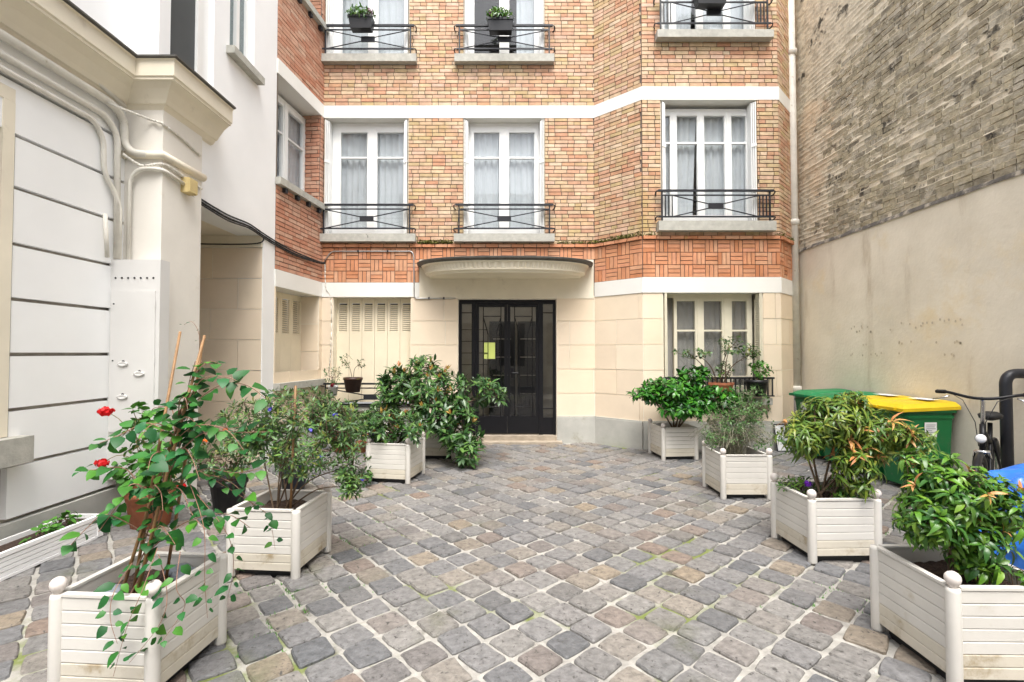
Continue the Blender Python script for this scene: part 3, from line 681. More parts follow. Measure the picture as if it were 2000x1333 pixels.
CW = 5.35/round(5.35/.07); mb = MB(); nu, nv = 250, 480; US, VS = 8.4, 5.4
for j in range(nv+1):
    for i in range(nu+1):
        u, v = US*i/nu, 3.22+VS*j/nv; V3 = Vector((u,v,0))
        big = noise.noise(V3*.55)+.55*noise.noise(V3*1.6+Vector((9,0,0)))+.35*noise.noise(V3*5)
        corner = max(0, 1.5-u)/1.5+max(0,(v-5.6)/1.2)*max(0,min(1,(3.3-u)/1.5))*.9
        n = -.010+.014*big+.045*min(corner,1)+.007*noise.noise(V3*14)+.004*noise.noise(V3*34)
        n += .022*max(0,math.cos((v-3.25)/CW*2*math.pi))**3*max(0,.55+noise.noise(Vector((u*1.6,v*9,4))))*(1-min(corner,1))
        mb.v.append(FR(u,v,min(n,.05)))
for j in range(nv):
    for i in range(nu): q=j*(nu+1)+i; mb.f.append((q,q+1,q+nu+2,q+nu+1))
obj('plaster', mb, M_oldplaster, pw, smooth=True)
mb = MB()
rp_ = random.Random(8)
for k in range(46):
    u, v = 8.7-rp_.uniform(5.2,7.0), rp_.choice((1.48,1.62,1.8,1.86))+rp_.uniform(-.02,.02)
    mb.add([FR(u+.013*math.cos(a),v+.016*math.sin(a),.069) for a in (0,1.05,2.09,3.14,4.19,5.24)],[(0,1,2,3,4,5)])
obj('filled_holes', mb, mat('filler spots',(.58,.50,.385),.9), pw, kind='stuff')
# building that closes the courtyard behind the camera
opp = thing('courtyard_house', (0,-6,0), 'pale house closing the courtyard behind the camera', 'building')
FH = frame((6,-6),(-6,-6))
hh = [(1+2.2*i,2.2+2.2*i,.9+3*j,2.9+3*j) for i in range(5) for j in range(3)]
obj('wall', wall_mesh(FH,0,12,-.05,9.0,hh,.3), mat('pale stone front',(.62,.57,.49),.85,namt=.05), opp)
for h in hh: obj('window', MB().fbox(FH,h[0],h[1],h[2],h[3],-.25,-.2), mat('dark window pane',(.06,.065,.07),.08,spec=.6), opp)

# ------------------------------------------------------------------ pipes and cables
def pipe(name, path, r, m, label, cat='pipe', bend=.08, n=10, group=None, collars=()):
    mb = MB().tube(bend_path(path, bend), r, n); o = obj(name, mb, m, None, smooth=True); tag(o, label, cat, group)
    return o
dp = thing('downpipe', (4.70,8.13,0), 'cream rainwater downpipe in the corner beside the stained right wall', 'pipe')
obj('pipe', MB().tube([(4.70,8.13,.95),(4.68,8.13,9.0)],.062,14), M_pipe, dp, smooth=True)
obj('shoe', MB().tube([(4.70,8.13,-.02),(4.70,8.13,.93)],.07,14), mat('cast iron shoe',(.16,.15,.14),.6,namt=.2), dp, smooth=True)
for z in (.92,3.68,6.55): obj('collar', MB().lathe([(.066,-.06),(.08,-.05),(.084,0),(.08,.03),(.066,.04)],(4.695,8.13,z),14), M_pipe, dp, smooth=True)
X0 = -3.64
pipe('conduit', [(X0,1.0,3.77),(X0,4.42,3.77),(X0,4.56,3.70),(X0,4.57,3.46),(-3.58,4.59,3.39),(-3.46,4.615,3.38)], .034, M_pipe, 'thickest cream pipe under the cornice, bending onto the pillar front', bend=.12)
pipe('conduit', [(X0-.02,1.0,3.64),(X0-.02,4.38,3.64),(X0-.01,4.50,3.52),(X0-.01,4.52,2.37)], .026, M_pipe, 'cream pipe dropping from the cornice straight into the grey cabinet', bend=.14)
pipe('conduit', [(X0-.02,1.0,3.90),(X0-.02,4.20,3.90),(X0-.01,4.58,3.83)], .018, M_pipe, 'thin pipe tucked highest under the white cornice', bend=.1)
pipe('conduit', [(X0-.02,1.0,3.54),(X0-.02,4.26,3.54),(X0-.02,4.36,3.42),(X0-.02,4.37,3.12),(X0-.01,4.48,2.98),(X0,4.53,2.85),(X0,4.53,2.37)], .021, M_pipe, 'lowest cream pipe with a double bend above the cabinet', bend=.1)
pipe('conduit', [(X0+.04,4.59,2.36),(X0+.04,4.59,3.15),(X0+.12,4.60,3.24),(-3.305,4.60,3.24),(-3.30,4.91,3.20)], .018, M_pipe, 'short cream pipe rising from the cabinet and turning right', bend=.09)
pipe('conduit', [(X0,4.40,2.36),(X0-.01,4.38,2.75)], .017, M_pipe, 'short open ended pipe stub standing on the cabinet', bend=.02)
pipe('cable', smooth_path([(-3.62,4.35,3.74),(-3.45,4.60,3.72),(-3.33,4.62,3.68),(-3.315,4.85,3.66),(-3.315,5.18,3.60)]), .011, M_pipe, 'painted cable sagging across the top of the pillar', 'cable', bend=.0)
pipe('cable', smooth_path([(-3.60,4.50,3.34),(-3.50,4.60,3.27),(-3.35,4.615,3.29),(-3.31,4.70,3.30),(-3.31,4.95,3.27),(-3.31,5.20,3.25)]), .013, M_pipe, 'grey cable from the bent pipes to the yellowed junction box', 'cable', bend=0)
jb = thing('junction_box', (-3.28,4.96,3.12), 'yellowed plastic junction box on the white pillar', 'junction box')
obj('box', MB().box(-3.33,-3.25,4.90,5.03,3.12,3.27), M_yellowbox, jb)
obj('lid', MB().box(-3.25,-3.238,4.905,5.025,3.125,3.265), M_yellowbox, jb)
for k,(dz,r) in enumerate(((0,.012),(.03,.010),(-.025,.008))):
    pipe('cable', smooth_path([(-3.34,5.05,3.14+dz),(-3.345,5.3,3.12+dz),(-3.345,5.75,3.09+dz*1.2),(-3.34,6.2,3.11+dz),(-3.345,6.55,3.08+dz),(-3.34,6.9,3.05+dz),(-3.28,7.4,3.0+dz),(-3.2,8.1,3.0+dz*.5),(-3.16,8.27,3.02+dz*.4)]), r, M_cable,
         ('thickest black cable slung along the white wing to the brick corner','upper thin black cable slung along the white wing','lower thin black cable slung along the white wing')[k], 'cable', bend=0, n=6)
pipe('cable', smooth_path([(-4.6,6.55,2.98),(-4.0,6.56,2.96),(-3.42,6.56,2.97),(-3.345,6.60,3.06)]), .009, M_cable, 'black cable under the passage ceiling', 'cable', bend=0, n=6)
cdt = thing('wall_conduit', (-3.1,8.27,3.05), 'thin steel conduit running over the basket weave bricks to the canopy', 'conduit')
obj('tube', MB().tube(bend_path([(-3.17,8.272,3.05),(-3.06,8.272,3.22),(-1.69,8.272,3.22),(-1.66,8.272,3.14),(-1.65,8.272,2.42),(-.95,8.272,2.425)],.07),.011,8), M_steel, cdt, smooth=True)
for x in (-2.6,-2.1,-1.4,-1.15): obj('clip', MB().box(x-.012,x+.012,8.255,8.29,3.205 if x < -1.7 else 2.408,3.24 if x < -1.7 else 2.443), M_iron, cdt)
pipe('cable', smooth_path([(-3.16,8.27,3.0),(-3.14,8.27,2.6),(-3.06,8.29,2.4),(-3.05,8.28,1.6),(-3.08,8.27,1.2)]), .008, M_pipe, 'white cable hanging down beside the closed shutters', 'cable', bend=0, n=6)
# meter cabinet
cab = thing('meter_cabinet', (-3.46,4.55,.35), 'tall light grey metal meter cabinet against the pillar', 'cabinet')
obj('body', MB().box(-3.705,-3.235,4.505,4.63,.35,2.36), M_cab, cab)
cdoor = obj('door', MB().box(-3.675,-3.27,4.494,4.504,.78,2.07), M_cab, cab)
for k in range(7): obj('vent_hole', MB().lathe([(.009,0),(.009,.004)],(0,0,0),8), M_hole, cab); bpy.context.scene.collection.objects[-1].matrix_basis = Matrix.Translation((-3.645+k*.058,4.505,2.19)) @ Matrix.Rotation(R(90),4,'X')
for (x,z) in ((-3.55,1.42),(-3.40,1.33),(-3.55,1.12)):
    c = obj('knob', MB().lathe([(.045,0),(.05,.012),(.034,.016),(.030,.014)],(0,0,0),18), M_cab, cab, smooth=True); c.matrix_basis = Matrix.Translation((x,4.494,z-.02)) @ Matrix.Rotation(R(90),4,'X') @ Matrix.Diagonal((1,.45,1,1))
    c2 = obj('keyhole', MB().lathe([(.014,0),(.014,.004)],(0,0,0),10), M_hole, cab); c2.matrix_basis = Matrix.Translation((x,4.4935,z)) @ Matrix.Rotation(R(90),4,'X')
for z in (1.95,1.43): obj('screw', MB().box(-3.655,-3.642,4.491,4.4945,z-.006,z+.006), M_hole, cab)
for z in (1.95,1.43): obj('hinge', MB().box(-3.274,-3.266,4.488,4.50,z-.03,z+.03), M_cab, cab)

# ------------------------------------------------------------------ planters
PZ = .45
_post = MB().lathe([(.028,0),(.03,.01),(.03,PZ-.015),(.027,PZ),(.012,PZ+.002)],(0,0,0),14)
_ball = MB().lathe([(.012,0),(.016,.005),(.015,.010),(.022,.015),(.029,.028),(.0315,.041),(.029,.055),(.020,.066),(.008,.072)],(0,0,0),16)
def _boardmb(L, h):
    return MB().add([(0,-.009,0),(L,-.009,0),(L,-.009,h-.006),(L,-.005,h-.001),(0,-.005,h-.001),(0,-.009,h-.006),(0,.009,0),(L,.009,0),(L,.009,h-.001),(0,.009,h-.001)],
        [(0,1,2,5),(5,2,3,4),(4,3,8,9),(6,9,8,7),(0,6,7,1),(0,5,4,9,6),(1,7,8,3,2)])
_bcache = {}
def board_mesh(L, m):
    k = (round(L,3), m.name)
    if k not in _bcache: _bcache[k] = _boardmb(L, .0528).mesh('board', m)
    return _bcache[k]
POSTM = _post.mesh('post', M_planter, True); BALLM = _ball.mesh('finial', mat('bleached finial', (.68,.62,.58), .5, nscale=20, namt=.08, stain=((.60,.50,.42),9,.6,.75)), True)
def planter(cx, cy, rot, size, label, balls=(1,1,1,1), tilt=0):
    t = thing('planter_box', (cx,cy,0), label, 'planter', 'square planter boxes in the courtyard')
    M0 = Matrix.Translation((cx,cy,0)) @ Matrix.Rotation(R(rot),4,'Z'); h = size/2
    for k,(sx,sy) in enumerate(((-1,-1),(1,-1),(1,1),(-1,1))):
        p = inst('post', POSTM, M0 @ Matrix.Translation((sx*h,sy*h,0)), t)
        if balls[k]:
            b = link(bpy.data.objects.new('finial', BALLM)); b.parent = p; b.matrix_basis = Matrix.Translation((0,0,PZ))
    L = size-.052
    for k in range(4):
        Mk = M0 @ Matrix.Rotation(math.pi/2*k,4,'Z') @ Matrix.Translation((-L/2,-h,0))
        for b in range(7): inst('board', board_mesh(L, M_planterdirt if b < 1 or (b == 1 and k != 2) else M_planter), Mk @ Matrix.Translation((0,0,.052+b*.0558)), t)
        inst('rim', _bcache.setdefault(('rim',round(L,3)), MB().box(0,L,-.014,.016,0,.012).mesh('rim', M_planter)), Mk @ Matrix.Translation((0,0,.443)), t)
    i = h-.012; mb = MB()
    for a,b in (((-i,-i),(i,-i)),((i,-i),(i,i)),((i,i),(-i,i)),((-i,i),(-i,-i))):
        mb.quad(M0@Vector((*a,.055)),M0@Vector((*b,.055)),M0@Vector((*b,.44)),M0@Vector((*a,.44)))
    mb.quad(*[M0@Vector(p) for p in ((-i,-i,.055),(-i,i,.055),(i,i,.055),(i,-i,.055))])
    obj('liner', mb, M_planter, t)
    q_ = h-.035; bs = MB()
    for z_ in (-.02,.054): bs.v += [tuple(M0@Vector(p)) for p in ((-q_,-q_,z_),(q_,-q_,z_),(q_,q_,z_),(-q_,q_,z_))]
    bs.f = [(0,1,5,4),(1,2,6,5),(2,3,7,6),(3,0,4,7),(4,5,6,7)]
    obj('base', bs, M_blackpot, t)  # recessed black box added so the gap underneath looks like contact shadow
    mb = MB(); n = 26
    for a in range(n+1):
        for b in range(n+1):
            x, y = -i+.002+(2*i-.004)*a/n, -i+.002+(2*i-.004)*b/n
            mb.v.append(tuple(M0@Vector((x,y,.375+.02*noise.noise(Vector((x*5+cx,y*5+cy,0)))+.014*noise.noise(Vector((x*22+cx,y*22,1)))+random.uniform(-.004,.004)))))
    for a in range(n):
        for b in range(n): q=a*(n+1)+b; mb.f.append((q,q+n+1,q+n+2,q+1))
    obj('soil', mb, M_soil, t)
    return t
planter(-1.745,2.375,-4,.44,'off white planter box at the lower left corner holding canes and a climber',(1,1,0,0))
planter(-1.645,3.55,-5,.455,'off white planter box with a small leaved shrub and one upright cane',(0,0,1,0))
planter(-1.39,5.95,-10,.485,'off white planter box in front of the rhododendron, left of the door')
planter(-1.05,7.22,-4,.48,'off white planter box half hidden behind the rhododendron near the door')
planter(2.215,2.46,-1,.475,'off white planter box at the lower right corner, one finial missing',(1,1,1,0))
planter(2.38,3.795,1.5,.475,'off white planter box holding the curly leaved yellow green shrub')
planter(2.405,5.315,0,.475,'off white planter box with bare soil and wispy grey twigs',(1,1,0,1))
planter(2.33,7.17,6,.48,'off white planter box under the glossy green shrub by the bay',(1,0,1,1))
tr_ = thing('window_trough', (-3.4,3.3,0), 'long low white trough with grooved front along the left wall', 'planter')
x0,x1,y0,y1,zt = -3.60,-3.36,1.9,4.06,.185
obj('body', MB().box(x0,x0+.015,y0,y1,0.01,zt).box(x0+.015,x1-.015,y0,y0+.015,0.01,zt).box(x0+.015,x1-.015,y1-.015,y1,.01,zt).box(x1-.015,x1,y0,y1,.01,zt).box(x0+.015,x1-.015,y0+.015,y1-.015,.01,.03), M_white, tr_)
for z in (.028,.060,.092,.124): obj('slat', MB().box(x1,x1+.010,y0+.05,y1-.06,z,z+.026), M_white, tr_)
obj('rim', MB().box(x1,x1+.014,y0,y1,.158,zt+.001).box(x1,x1+.014,y1-.055,y1+.001,.01,.157).box(x1,x1+.014,y0,y1-.056,.005,.024), M_white, tr_)
obj('soil', MB().box(x0+.015,x1-.015,y0+.015,y1-.015,.03,.15), M_soil, tr_)

# ------------------------------------------------------------------ foliage tools
def leaf_tpl(L, W, curl=.2, fold=.25, rows=2, tip=.55, seed=0):
    r = random.Random(seed); V = [(0,0,0)]; F = []
    ts = [(i+1)/(rows+1) for i in range(rows)]
    def mid(t): return Vector((L*.06*math.sin(t*3+seed), L*t*(1-.25*curl*t), -curl*L*t*t))
    for t in ts:
        wd = W*.5*math.sin(math.pi*t**(.9 if tip > .5 else .65))**.75; m = mid(t)
        V += [tuple(m+Vector((-wd,0,fold*wd))), tuple(m), tuple(m+Vector((wd,0,fold*wd)))]
    V.append(tuple(mid(1.0)))
    F += [(0,2,1),(0,3,2)]
    for i in range(rows-1):
        a = 1+3*i; b = a+3
        F += [(a,a+1,b+1),(a,b+1,b),(a+1,a+2,b+2),(a+1,b+2,b+1)]
    a = 1+3*(rows-1); t = len(V)-1
    F += [(a,a+1,t),(a+1,a+2,t)]
    return np.array(V), np.array(F)
def tpls(L, W, curl, fold, rows=2, k=5, var=.2, tip=.55):
    return [leaf_tpl(L*(1+var*(i/(k-1)-.5)*2), W*(1+var*((i*2)%k/(k-1)-.5)), curl*(1+.5*((i*3)%k/(k-1)-.5)*2), fold, rows, tip, i) for i in range(k)]
def lm_(pos, d, up, s=1.):
    d = Vector(d).normalized(); up = Vector(up); z = up-d*up.dot(d)
    if z.length < 1e-4: z = Vector((1,0,0))-d*d.x
    z.normalize(); x = d.cross(z)
    return np.array(((x.x*s,d.x*s,z.x*s,pos[0]),(x.y*s,d.y*s,z.y*s,pos[1]),(x.z*s,d.z*s,z.z*s,pos[2]),(0,0,0,1)))
def npmesh(name, V, F, m):
    me = bpy.data.meshes.new(name); nf = len(F)
    me.vertices.add(len(V)); me.vertices.foreach_set('co', V.astype(np.float32).ravel())
    me.loops.add(nf*3); me.loops.foreach_set('vertex_index', F.astype(np.int32).ravel())
    me.polygons.add(nf); me.polygons.foreach_set('loop_start', np.arange(0,nf*3,3,dtype=np.int32))
    me.polygons.foreach_set('use_smooth', np.ones(nf,dtype=bool))
    me.materials.append(m); me.update(); me.validate(); return me
def foliage(parent, mats_, T, m, single=150, name='leaf', rest='foliage'):
    mats_ = sorted(mats_, key=lambda a: a[1][1,3]) if single else mats_
    if single:
        # the nearest visible ones stay apart, spread over the crown
        n = min(len(mats_), single*2); near = mats_[:n]; random.Random(1).shuffle(near); ones, others = near[:single], near[single:]+mats_[n:]
        me = [npmesh(name, V, F, m) for V,F in T]
        for t,a in ones: inst(name, me[t], Matrix(a.tolist()), parent)
    else: others = mats_
    if not others: return
    VV, FF, o = [], [], 0
    for t,a in others:
        V,F = T[t]; VV.append(V @ a[:3,:3].T + a[:3,3]); FF.append(F+o); o += len(V)
    obj(rest, npmesh(rest, np.concatenate(VV), np.concatenate(FF), m), m, parent, kind='stuff')
def rvec(r): 
    while True:
        v = Vector((r.uniform(-1,1),r.uniform(-1,1),r.uniform(-1,1)))
        if .05 < v.length < 1: return v
def rosette(out, r, pos, axis, k, spread, up, T, s=1.):
    axis = axis.normalized(); a = axis.orthogonal().normalized(); b = axis.cross(a); ph = r.uniform(0,6.28)
    for j in range(k):
        t = ph+6.283*j/k+r.uniform(-.3,.3); sp = spread*r.uniform(.6,1.25)
        d = axis*math.cos(sp)+(a*math.cos(t)+b*math.sin(t))*math.sin(sp)
        u = (axis*.7+Vector((0,0,up))+rvec(r)*.25)
        out.append((r.randrange(len(T)), lm_(pos+d*.006, d, u, s*r.uniform(.5,1.2))))
def shrub(parent, base, blobs, ntips, T, m, k=7, spread=1.1, up=.6, seed=1, single=150, trunk=.014, stems=4, Tn=None, mn=None, newfrac=0., along=2, mtwig=None, twigr=.003, sc=1., upaxis=.5):
    r = random.Random(seed); base = Vector(base); leaves_, new = [], []; wood = MB(); tw = sum(b[2] for b in blobs)
    roots = []
    for i in range(stems):
        b = blobs[i % len(blobs)]; c = Vector(b[0]); p0 = base+Vector((r.uniform(-.05,.05),r.uniform(-.05,.05),-.03))
        e = c+Vector((r.uniform(-.3,.3)*b[1][0],r.uniform(-.3,.3)*b[1][1],-.2*b[1][2]))
        mid = (p0*.55+e*.45)+Vector((r.uniform(-.05,.05),r.uniform(-.05,.05),.08))
        pa = smooth_path([p0,mid,e],5); wood.tube(pa,[trunk*(1-.6*q/(len(pa)-1)) for q in range(len(pa))],6); roots += pa[4:]
    for i in range(ntips):
        x = r.uniform(0,tw)
        for b in blobs:
            x -= b[2]
            if x <= 0: break
        v = rvec(r); v = v.normalized()*(v.length**.55); c, rad = Vector(b[0]), b[1]
        tip = c+Vector((v.x*rad[0],v.y*rad[1],v.z*rad[2])); tip.z = max(tip.z,.05)
        ax = (Vector((v.x,v.y,v.z*.7))+Vector((0,0,upaxis))+rvec(r)*.35)
        s = min(roots,key=lambda q:(q-tip).length+r.uniform(0,.15))
        if i % 2 == 0 or (s-tip).length > .2:
            mid = (s+tip)/2+Vector((0,0,-.03)); pa = smooth_path([s,mid,tip],3); wood.tube(pa,[twigr*(1.5-.9*q/(len(pa)-1)) for q in range(len(pa))],4,False)
            if r.random() < .3: roots.append(Vector(tip))
        if Tn and r.random() < newfrac*(1.6 if v.z > .2 else .5):
            rosette(new, r, tip, ax, max(4,k-2), .55, .3, Tn, sc); rosette(leaves_, r, tip-ax.normalized()*.02, ax, k-2, spread*1.15, up, T, sc)
        else: rosette(leaves_, r, tip, ax, k, spread, up, T, sc)
        for q in range(along):
            p = tip-ax.normalized()*(.03+.03*q)+rvec(r)*.015
            rosette(leaves_, r, p, ax, 2, spread*1.2, up, T, sc)
    obj('branches', wood, mtwig or M_bark, parent, smooth=True)
    foliage(parent, leaves_, T, m, single)
    if new: foliage(parent, new, Tn, mn, min(40,single), rest='new_growth')
def flowerhead(parent, c, rad, n, m, seed=0, L=.022, W=.02, name='flower'):
    r = random.Random(seed); T = tpls(L,W,.1,.1,2,3); out = []
    for i in range(n):
        v = rvec(r).normalized(); v.z = v.z*.8+.1; p = Vector(c)+Vector((v.x,v.y,v.z*.8))*rad*r.uniform(.5,1)
        d = v.cross(rvec(r)).normalized(); out.append((r.randrange(3), lm_(p-d*L*.4,d+v*.3,v)))
    VV, FF, o = [], [], 0
    for t,a in out: V,F = T[t]; VV.append(V @ a[:3,:3].T + a[:3,3]); FF.append(F+o); o += len(V)
    return obj(name, npmesh(name, np.concatenate(VV), np.concatenate(FF), m), m, parent)

# ------------------------------------------------------------------ plants
t = thing('rhododendron', (-1.05,7.2,.38), 'large rhododendron with bronze young leaves spreading in front of the door', 'shrub')
shrub(t,(-1.05,7.2,.38),[((-1.2,6.98,1.02),(.55,.42,.30),3.),((-.5,6.8,.92),(.42,.3,.22),1.5),((-.68,6.6,.50),(.30,.28,.27),1.3),((-1.6,7.0,1.05),(.26,.25,.26),.9),((-.60,6.5,.22),(.2,.2,.17),.5),((-1.0,6.72,.68),(.42,.25,.22),1.6),((-1.75,6.95,.92),(.18,.2,.22),.6),((-1.25,7.05,1.32),(.22,.2,.13),.5)],
      420,tpls(.125,.038,.22,.22,2),M_lf_rhodo,k=9,spread=1.2,up=.8,seed=11,single=220,trunk=.02,stems=8,Tn=tpls(.085,.022,-.1,.3,2),mn=M_lf_rhodo_new,newfrac=.13,along=1)
t = thing('rhododendron', (-1.4,5.95,.38), 'low bushy rhododendron filling the planter left of the door', 'shrub')
shrub(t,(-1.4,5.95,.38),[((-1.45,5.92,.64),(.42,.27,.17),2.),((-1.15,5.8,.58),(.2,.2,.14),.7),((-1.72,5.85,.62),(.2,.2,.15),.6)],110,tpls(.10,.032,.22,.22,2),M_lf_rhodo,k=8,spread=1.15,up=.8,seed=12,single=120,trunk=.012,stems=5,Tn=tpls(.07,.02,-.1,.3,2),mn=M_lf_rhodo_new,newfrac=.13,along=1)
t = thing('trailing_ivy', (-1.70,5.62,.0), 'small clump of ivy on the setts at the foot of a planter', 'plant')
shrub(t,(-1.72,5.62,.03),[((-1.72,5.58,.09),(.15,.13,.09),1.)],36,tpls(.05,.035,.2,.1,2),M_lf_rhodo,k=5,spread=1.2,seed=13,single=20,trunk=.005,stems=2,along=0)
t = thing('flowering_shrub', (-1.62,3.55,.38), 'airy small leaved shrub with a few blue flowers in the planter with one cane', 'shrub')
shrub(t,(-1.66,3.57,.38),[((-1.55,3.55,1.08),(.34,.26,.17),2.2),((-1.25,3.5,1.0),(.2,.2,.16),1.2),((-1.92,3.6,.98),(.22,.2,.17),1.),((-1.13,3.48,.74),(.13,.14,.19),.7),((-1.45,3.42,.82),(.24,.2,.17),1.),((-1.75,3.6,.85),(.2,.18,.15),.7),((-1.12,3.42,.60),(.07,.08,.10),.35)],
      520,tpls(.050,.0145,.2,.2,2),M_lf_olive,k=7,spread=1.05,up=.5,seed=14,single=200,trunk=.007,stems=9,along=2,twigr=.002)
for i,p in enumerate([(-1.13,3.40,.545),(-1.05,3.44,.62),(-1.36,3.32,.98),(-1.30,3.36,.80),(-1.62,3.3,1.12),(-1.2,3.35,1.08)]): flowerhead(t,p,.016,9,M_blue,i,.018,.016)
o = tag(obj('cane', MB().tube([(-1.545,3.45,.32),(-1.535,3.46,.8),(-1.525,3.47,1.27)],.0085,8), M_bamboo, smooth=True),'upright bamboo cane in the small leaved shrub','cane')
t = thing('glossy_shrub', (2.33,7.17,.38), 'dense glossy bright green shrub in front of the bay plinth', 'shrub')
shrub(t,(2.33,7.17,.38),[((2.3,7.05,.96),(.46,.36,.17),2.5),((2.62,7.1,1.17),(.2,.2,.11),.5),((2.85,6.95,.87),(.36,.28,.15),1.5),((1.92,7.05,.90),(.24,.2,.10),.7),((2.45,6.85,.75),(.4,.25,.12),1.2)],
      300,tpls(.11,.048,.3,.2,2),M_lf_glossy,k=7,spread=1.25,up=1.,seed=15,single=200,trunk=.014,stems=6,along=1,upaxis=.3)
t = thing('wispy_shrub', (2.42,5.35,.38), 'wispy shrub of thin grey twigs in the planter with bare soil', 'shrub')
shrub(t,(2.42,5.42,.38),[((2.42,5.45,.75),(.33,.26,.26),2.),((2.62,5.45,.95),(.2,.2,.22),.8),((2.3,5.4,.58),(.25,.22,.14),.8),((2.72,5.4,.62),(.22,.2,.18),.6)],260,tpls(.042,.016,.2,.2,2),M_lf_grey,k=4,spread=1.0,seed=16,single=80,trunk=.006,stems=8,along=1,mtwig=mat('pale grey twig',(.20,.19,.13),.8),twigr=.0022)
mb = MB(); rr = random.Random(4)
for i in range(150):
    a = rr.uniform(0,6.28); L = rr.uniform(.2,.45); p = Vector((2.42+rr.uniform(-.1,.1),5.42+rr.uniform(-.1,.1),.38)); d = Vector((math.cos(a),math.sin(a),0))
    mb.tube(smooth_path([p,p+d*L*.45+Vector((0,0,L*.8)),p+d*L*1.0+Vector((0,0,L*rr.uniform(.3,.9)))],3),.0018,3,False)
obj('thin_twigs', mb, MATS['pale grey twig'], t, kind='stuff')
t = thing('curly_shrub', (2.40,3.8,.38), 'shrub with curled yellow green leaves and orange tips on the right', 'shrub')
shrub(t,(2.38,3.8,.38),[((2.42,3.78,.99),(.26,.25,.17),2.),((2.72,3.72,.90),(.24,.24,.17),1.6),((2.22,3.78,.88),(.16,.18,.12),.9),((2.52,3.62,.68),(.14,.14,.17),.8),((2.58,3.75,1.12),(.12,.14,.07),.5),((2.95,3.7,.84),(.16,.18,.12),.7)],
      400,tpls(.074,.0185,.95,.35,3),M_lf_curl,k=8,spread=1.0,up=.6,seed=17,single=240,trunk=.011,stems=7,Tn=tpls(.085,.02,.7,.35,3),mn=M_lf_curl_new,newfrac=.10,along=1)
t = thing('ground_cover', (2.28,3.72,.37), 'low green ground cover with a purple flower under the curly shrub', 'plant')
shrub(t,(2.25,3.85,.36),[((2.28,3.9,.45),(.20,.12,.06),1.),((2.5,3.7,.44),(.12,.14,.06),.7),((2.58,3.9,.45),(.06,.12,.06),.5)],70,tpls(.045,.016,.3,.2,2),M_lf_bright,k=6,spread=1.1,seed=18,single=60,trunk=.003,stems=4,along=1)
flowerhead(t,(2.27,3.80,.50),.025,12,M_purple,3,.035,.03)
t = thing('bright_shrub', (2.25,2.5,.38), 'bright green leafy shrub in the planter at the lower right corner', 'shrub')
shrub(t,(2.26,2.5,.36),[((2.20,2.48,.80),(.19,.20,.15),2.2),((2.05,2.45,.68),(.11,.14,.11),.8),((2.36,2.45,.76),(.10,.18,.14),1.),((2.25,2.42,.58),(.12,.14,.14),1.),((2.14,2.55,.93),(.12,.14,.06),.5)],
      360,tpls(.058,.021,.65,.3,3),M_lf_bright,k=7,spread=1.1,up=.7,seed=19,single=260,trunk=.010,stems=8,along=2,Tn=tpls(.07,.018,.6,.3,3),mn=M_lf_curl_new,newfrac=.03)
t = thing('low_sprig', (2.42,2.27,.38), 'small bright green sprig hanging over the front edge of the right corner planter', 'plant')
shrub(t,(2.38,2.36,.37),[((2.38,2.25,.475),(.07,.05,.03),1.)],7,tpls(.05,.03,.4,.2,3),M_lf_bright,k=5,spread=1.2,seed=20,single=30,trunk=.003,stems=2,along=0)

# climber on bamboo canes
for i,(P,lab) in enumerate((([(-1.756,2.30,.36),(-1.71,2.37,.95),(-1.655,2.45,1.607)],'bamboo cane of the climber with the highest thin tip'),([(-1.715,2.26,.36),(-1.62,2.33,.95),(-1.501,2.40,1.587)],'bamboo cane of the climber leaning most to the right'),
                            ([(-1.69,2.42,.36),(-1.60,2.42,.974),(-1.526,2.42,1.54)],'bamboo cane behind the others in the climber planter'),([(-1.802,2.28,.36),(-1.70,2.35,.844),(-1.60,2.41,1.25)],'shorter bamboo cane on the left in the climber planter'))):
    tag(obj('cane', MB().tube(P,[.0075,.0075,.006],8), M_bamboo, smooth=True), lab, 'cane')
t = thing('climbing_plant', (-1.72,2.33,.38), 'twining climber with heart shaped green leaves on bamboo canes', 'climbing plant')
r = random.Random(21); stem = MB(); L_ = []; TV = tpls(.072,.050,.25,.18,3,tip=.3,var=.3)
def runner(P, rad=.0028, gap=.05, s=1., dens=1.):
    pa = smooth_path(P,10); stem.tube(pa,[rad*(1.1-.6*q/(len(pa)-1)) for q in range(len(pa))],5,False)
    acc = 0; side = 1
    for a,b in zip(pa[:-1],pa[1:]):
        acc += (b-a).length
        if acc > gap:
            acc = 0
            if r.random() > dens: continue
            tg = (b-a).normalized(); h = tg.cross(Vector((0,0,1)));
            if h.length < .2: h = Vector((math.cos(r.uniform(0,6.28)),math.sin(r.uniform(0,6.28)),0))
            h.normalize(); an = r.uniform(-.9,.9); h = Matrix.Rotation(an,3,tg) @ h
            for sg in (1,-1):
                if r.random() < .16: continue
                d = h*sg*1.+tg*.35+Vector((0,-.25,r.uniform(-.35,.2))); L_.append((r.randrange(len(TV)), lm_(b+d.normalized()*.012, d, Vector((r.uniform(-.4,.4),-.55,.8)), s*r.uniform(.55,1.2))))
ends = [(-2.08,2.38,.93),(-1.20,2.40,1.28),(-1.17,2.38,1.12),(-1.19,2.36,.95),(-1.22,2.34,.78),(-1.30,2.35,1.36),(-1.92,2.3,1.08),(-1.98,2.2,.62),(-1.42,2.25,.92),(-1.45,2.42,1.45),(-1.34,2.5,1.12),(-1.62,2.2,.98),(-1.80,2.45,1.2),(-1.36,2.2,.72),(-1.5,2.28,1.24),(-1.28,2.42,.65),(-1.55,2.2,.80),(-1.85,2.22,.70),(-1.40,2.3,1.06),(-1.25,2.3,1.05),(-1.48,2.18,.66),(-1.7,2.25,1.1)]
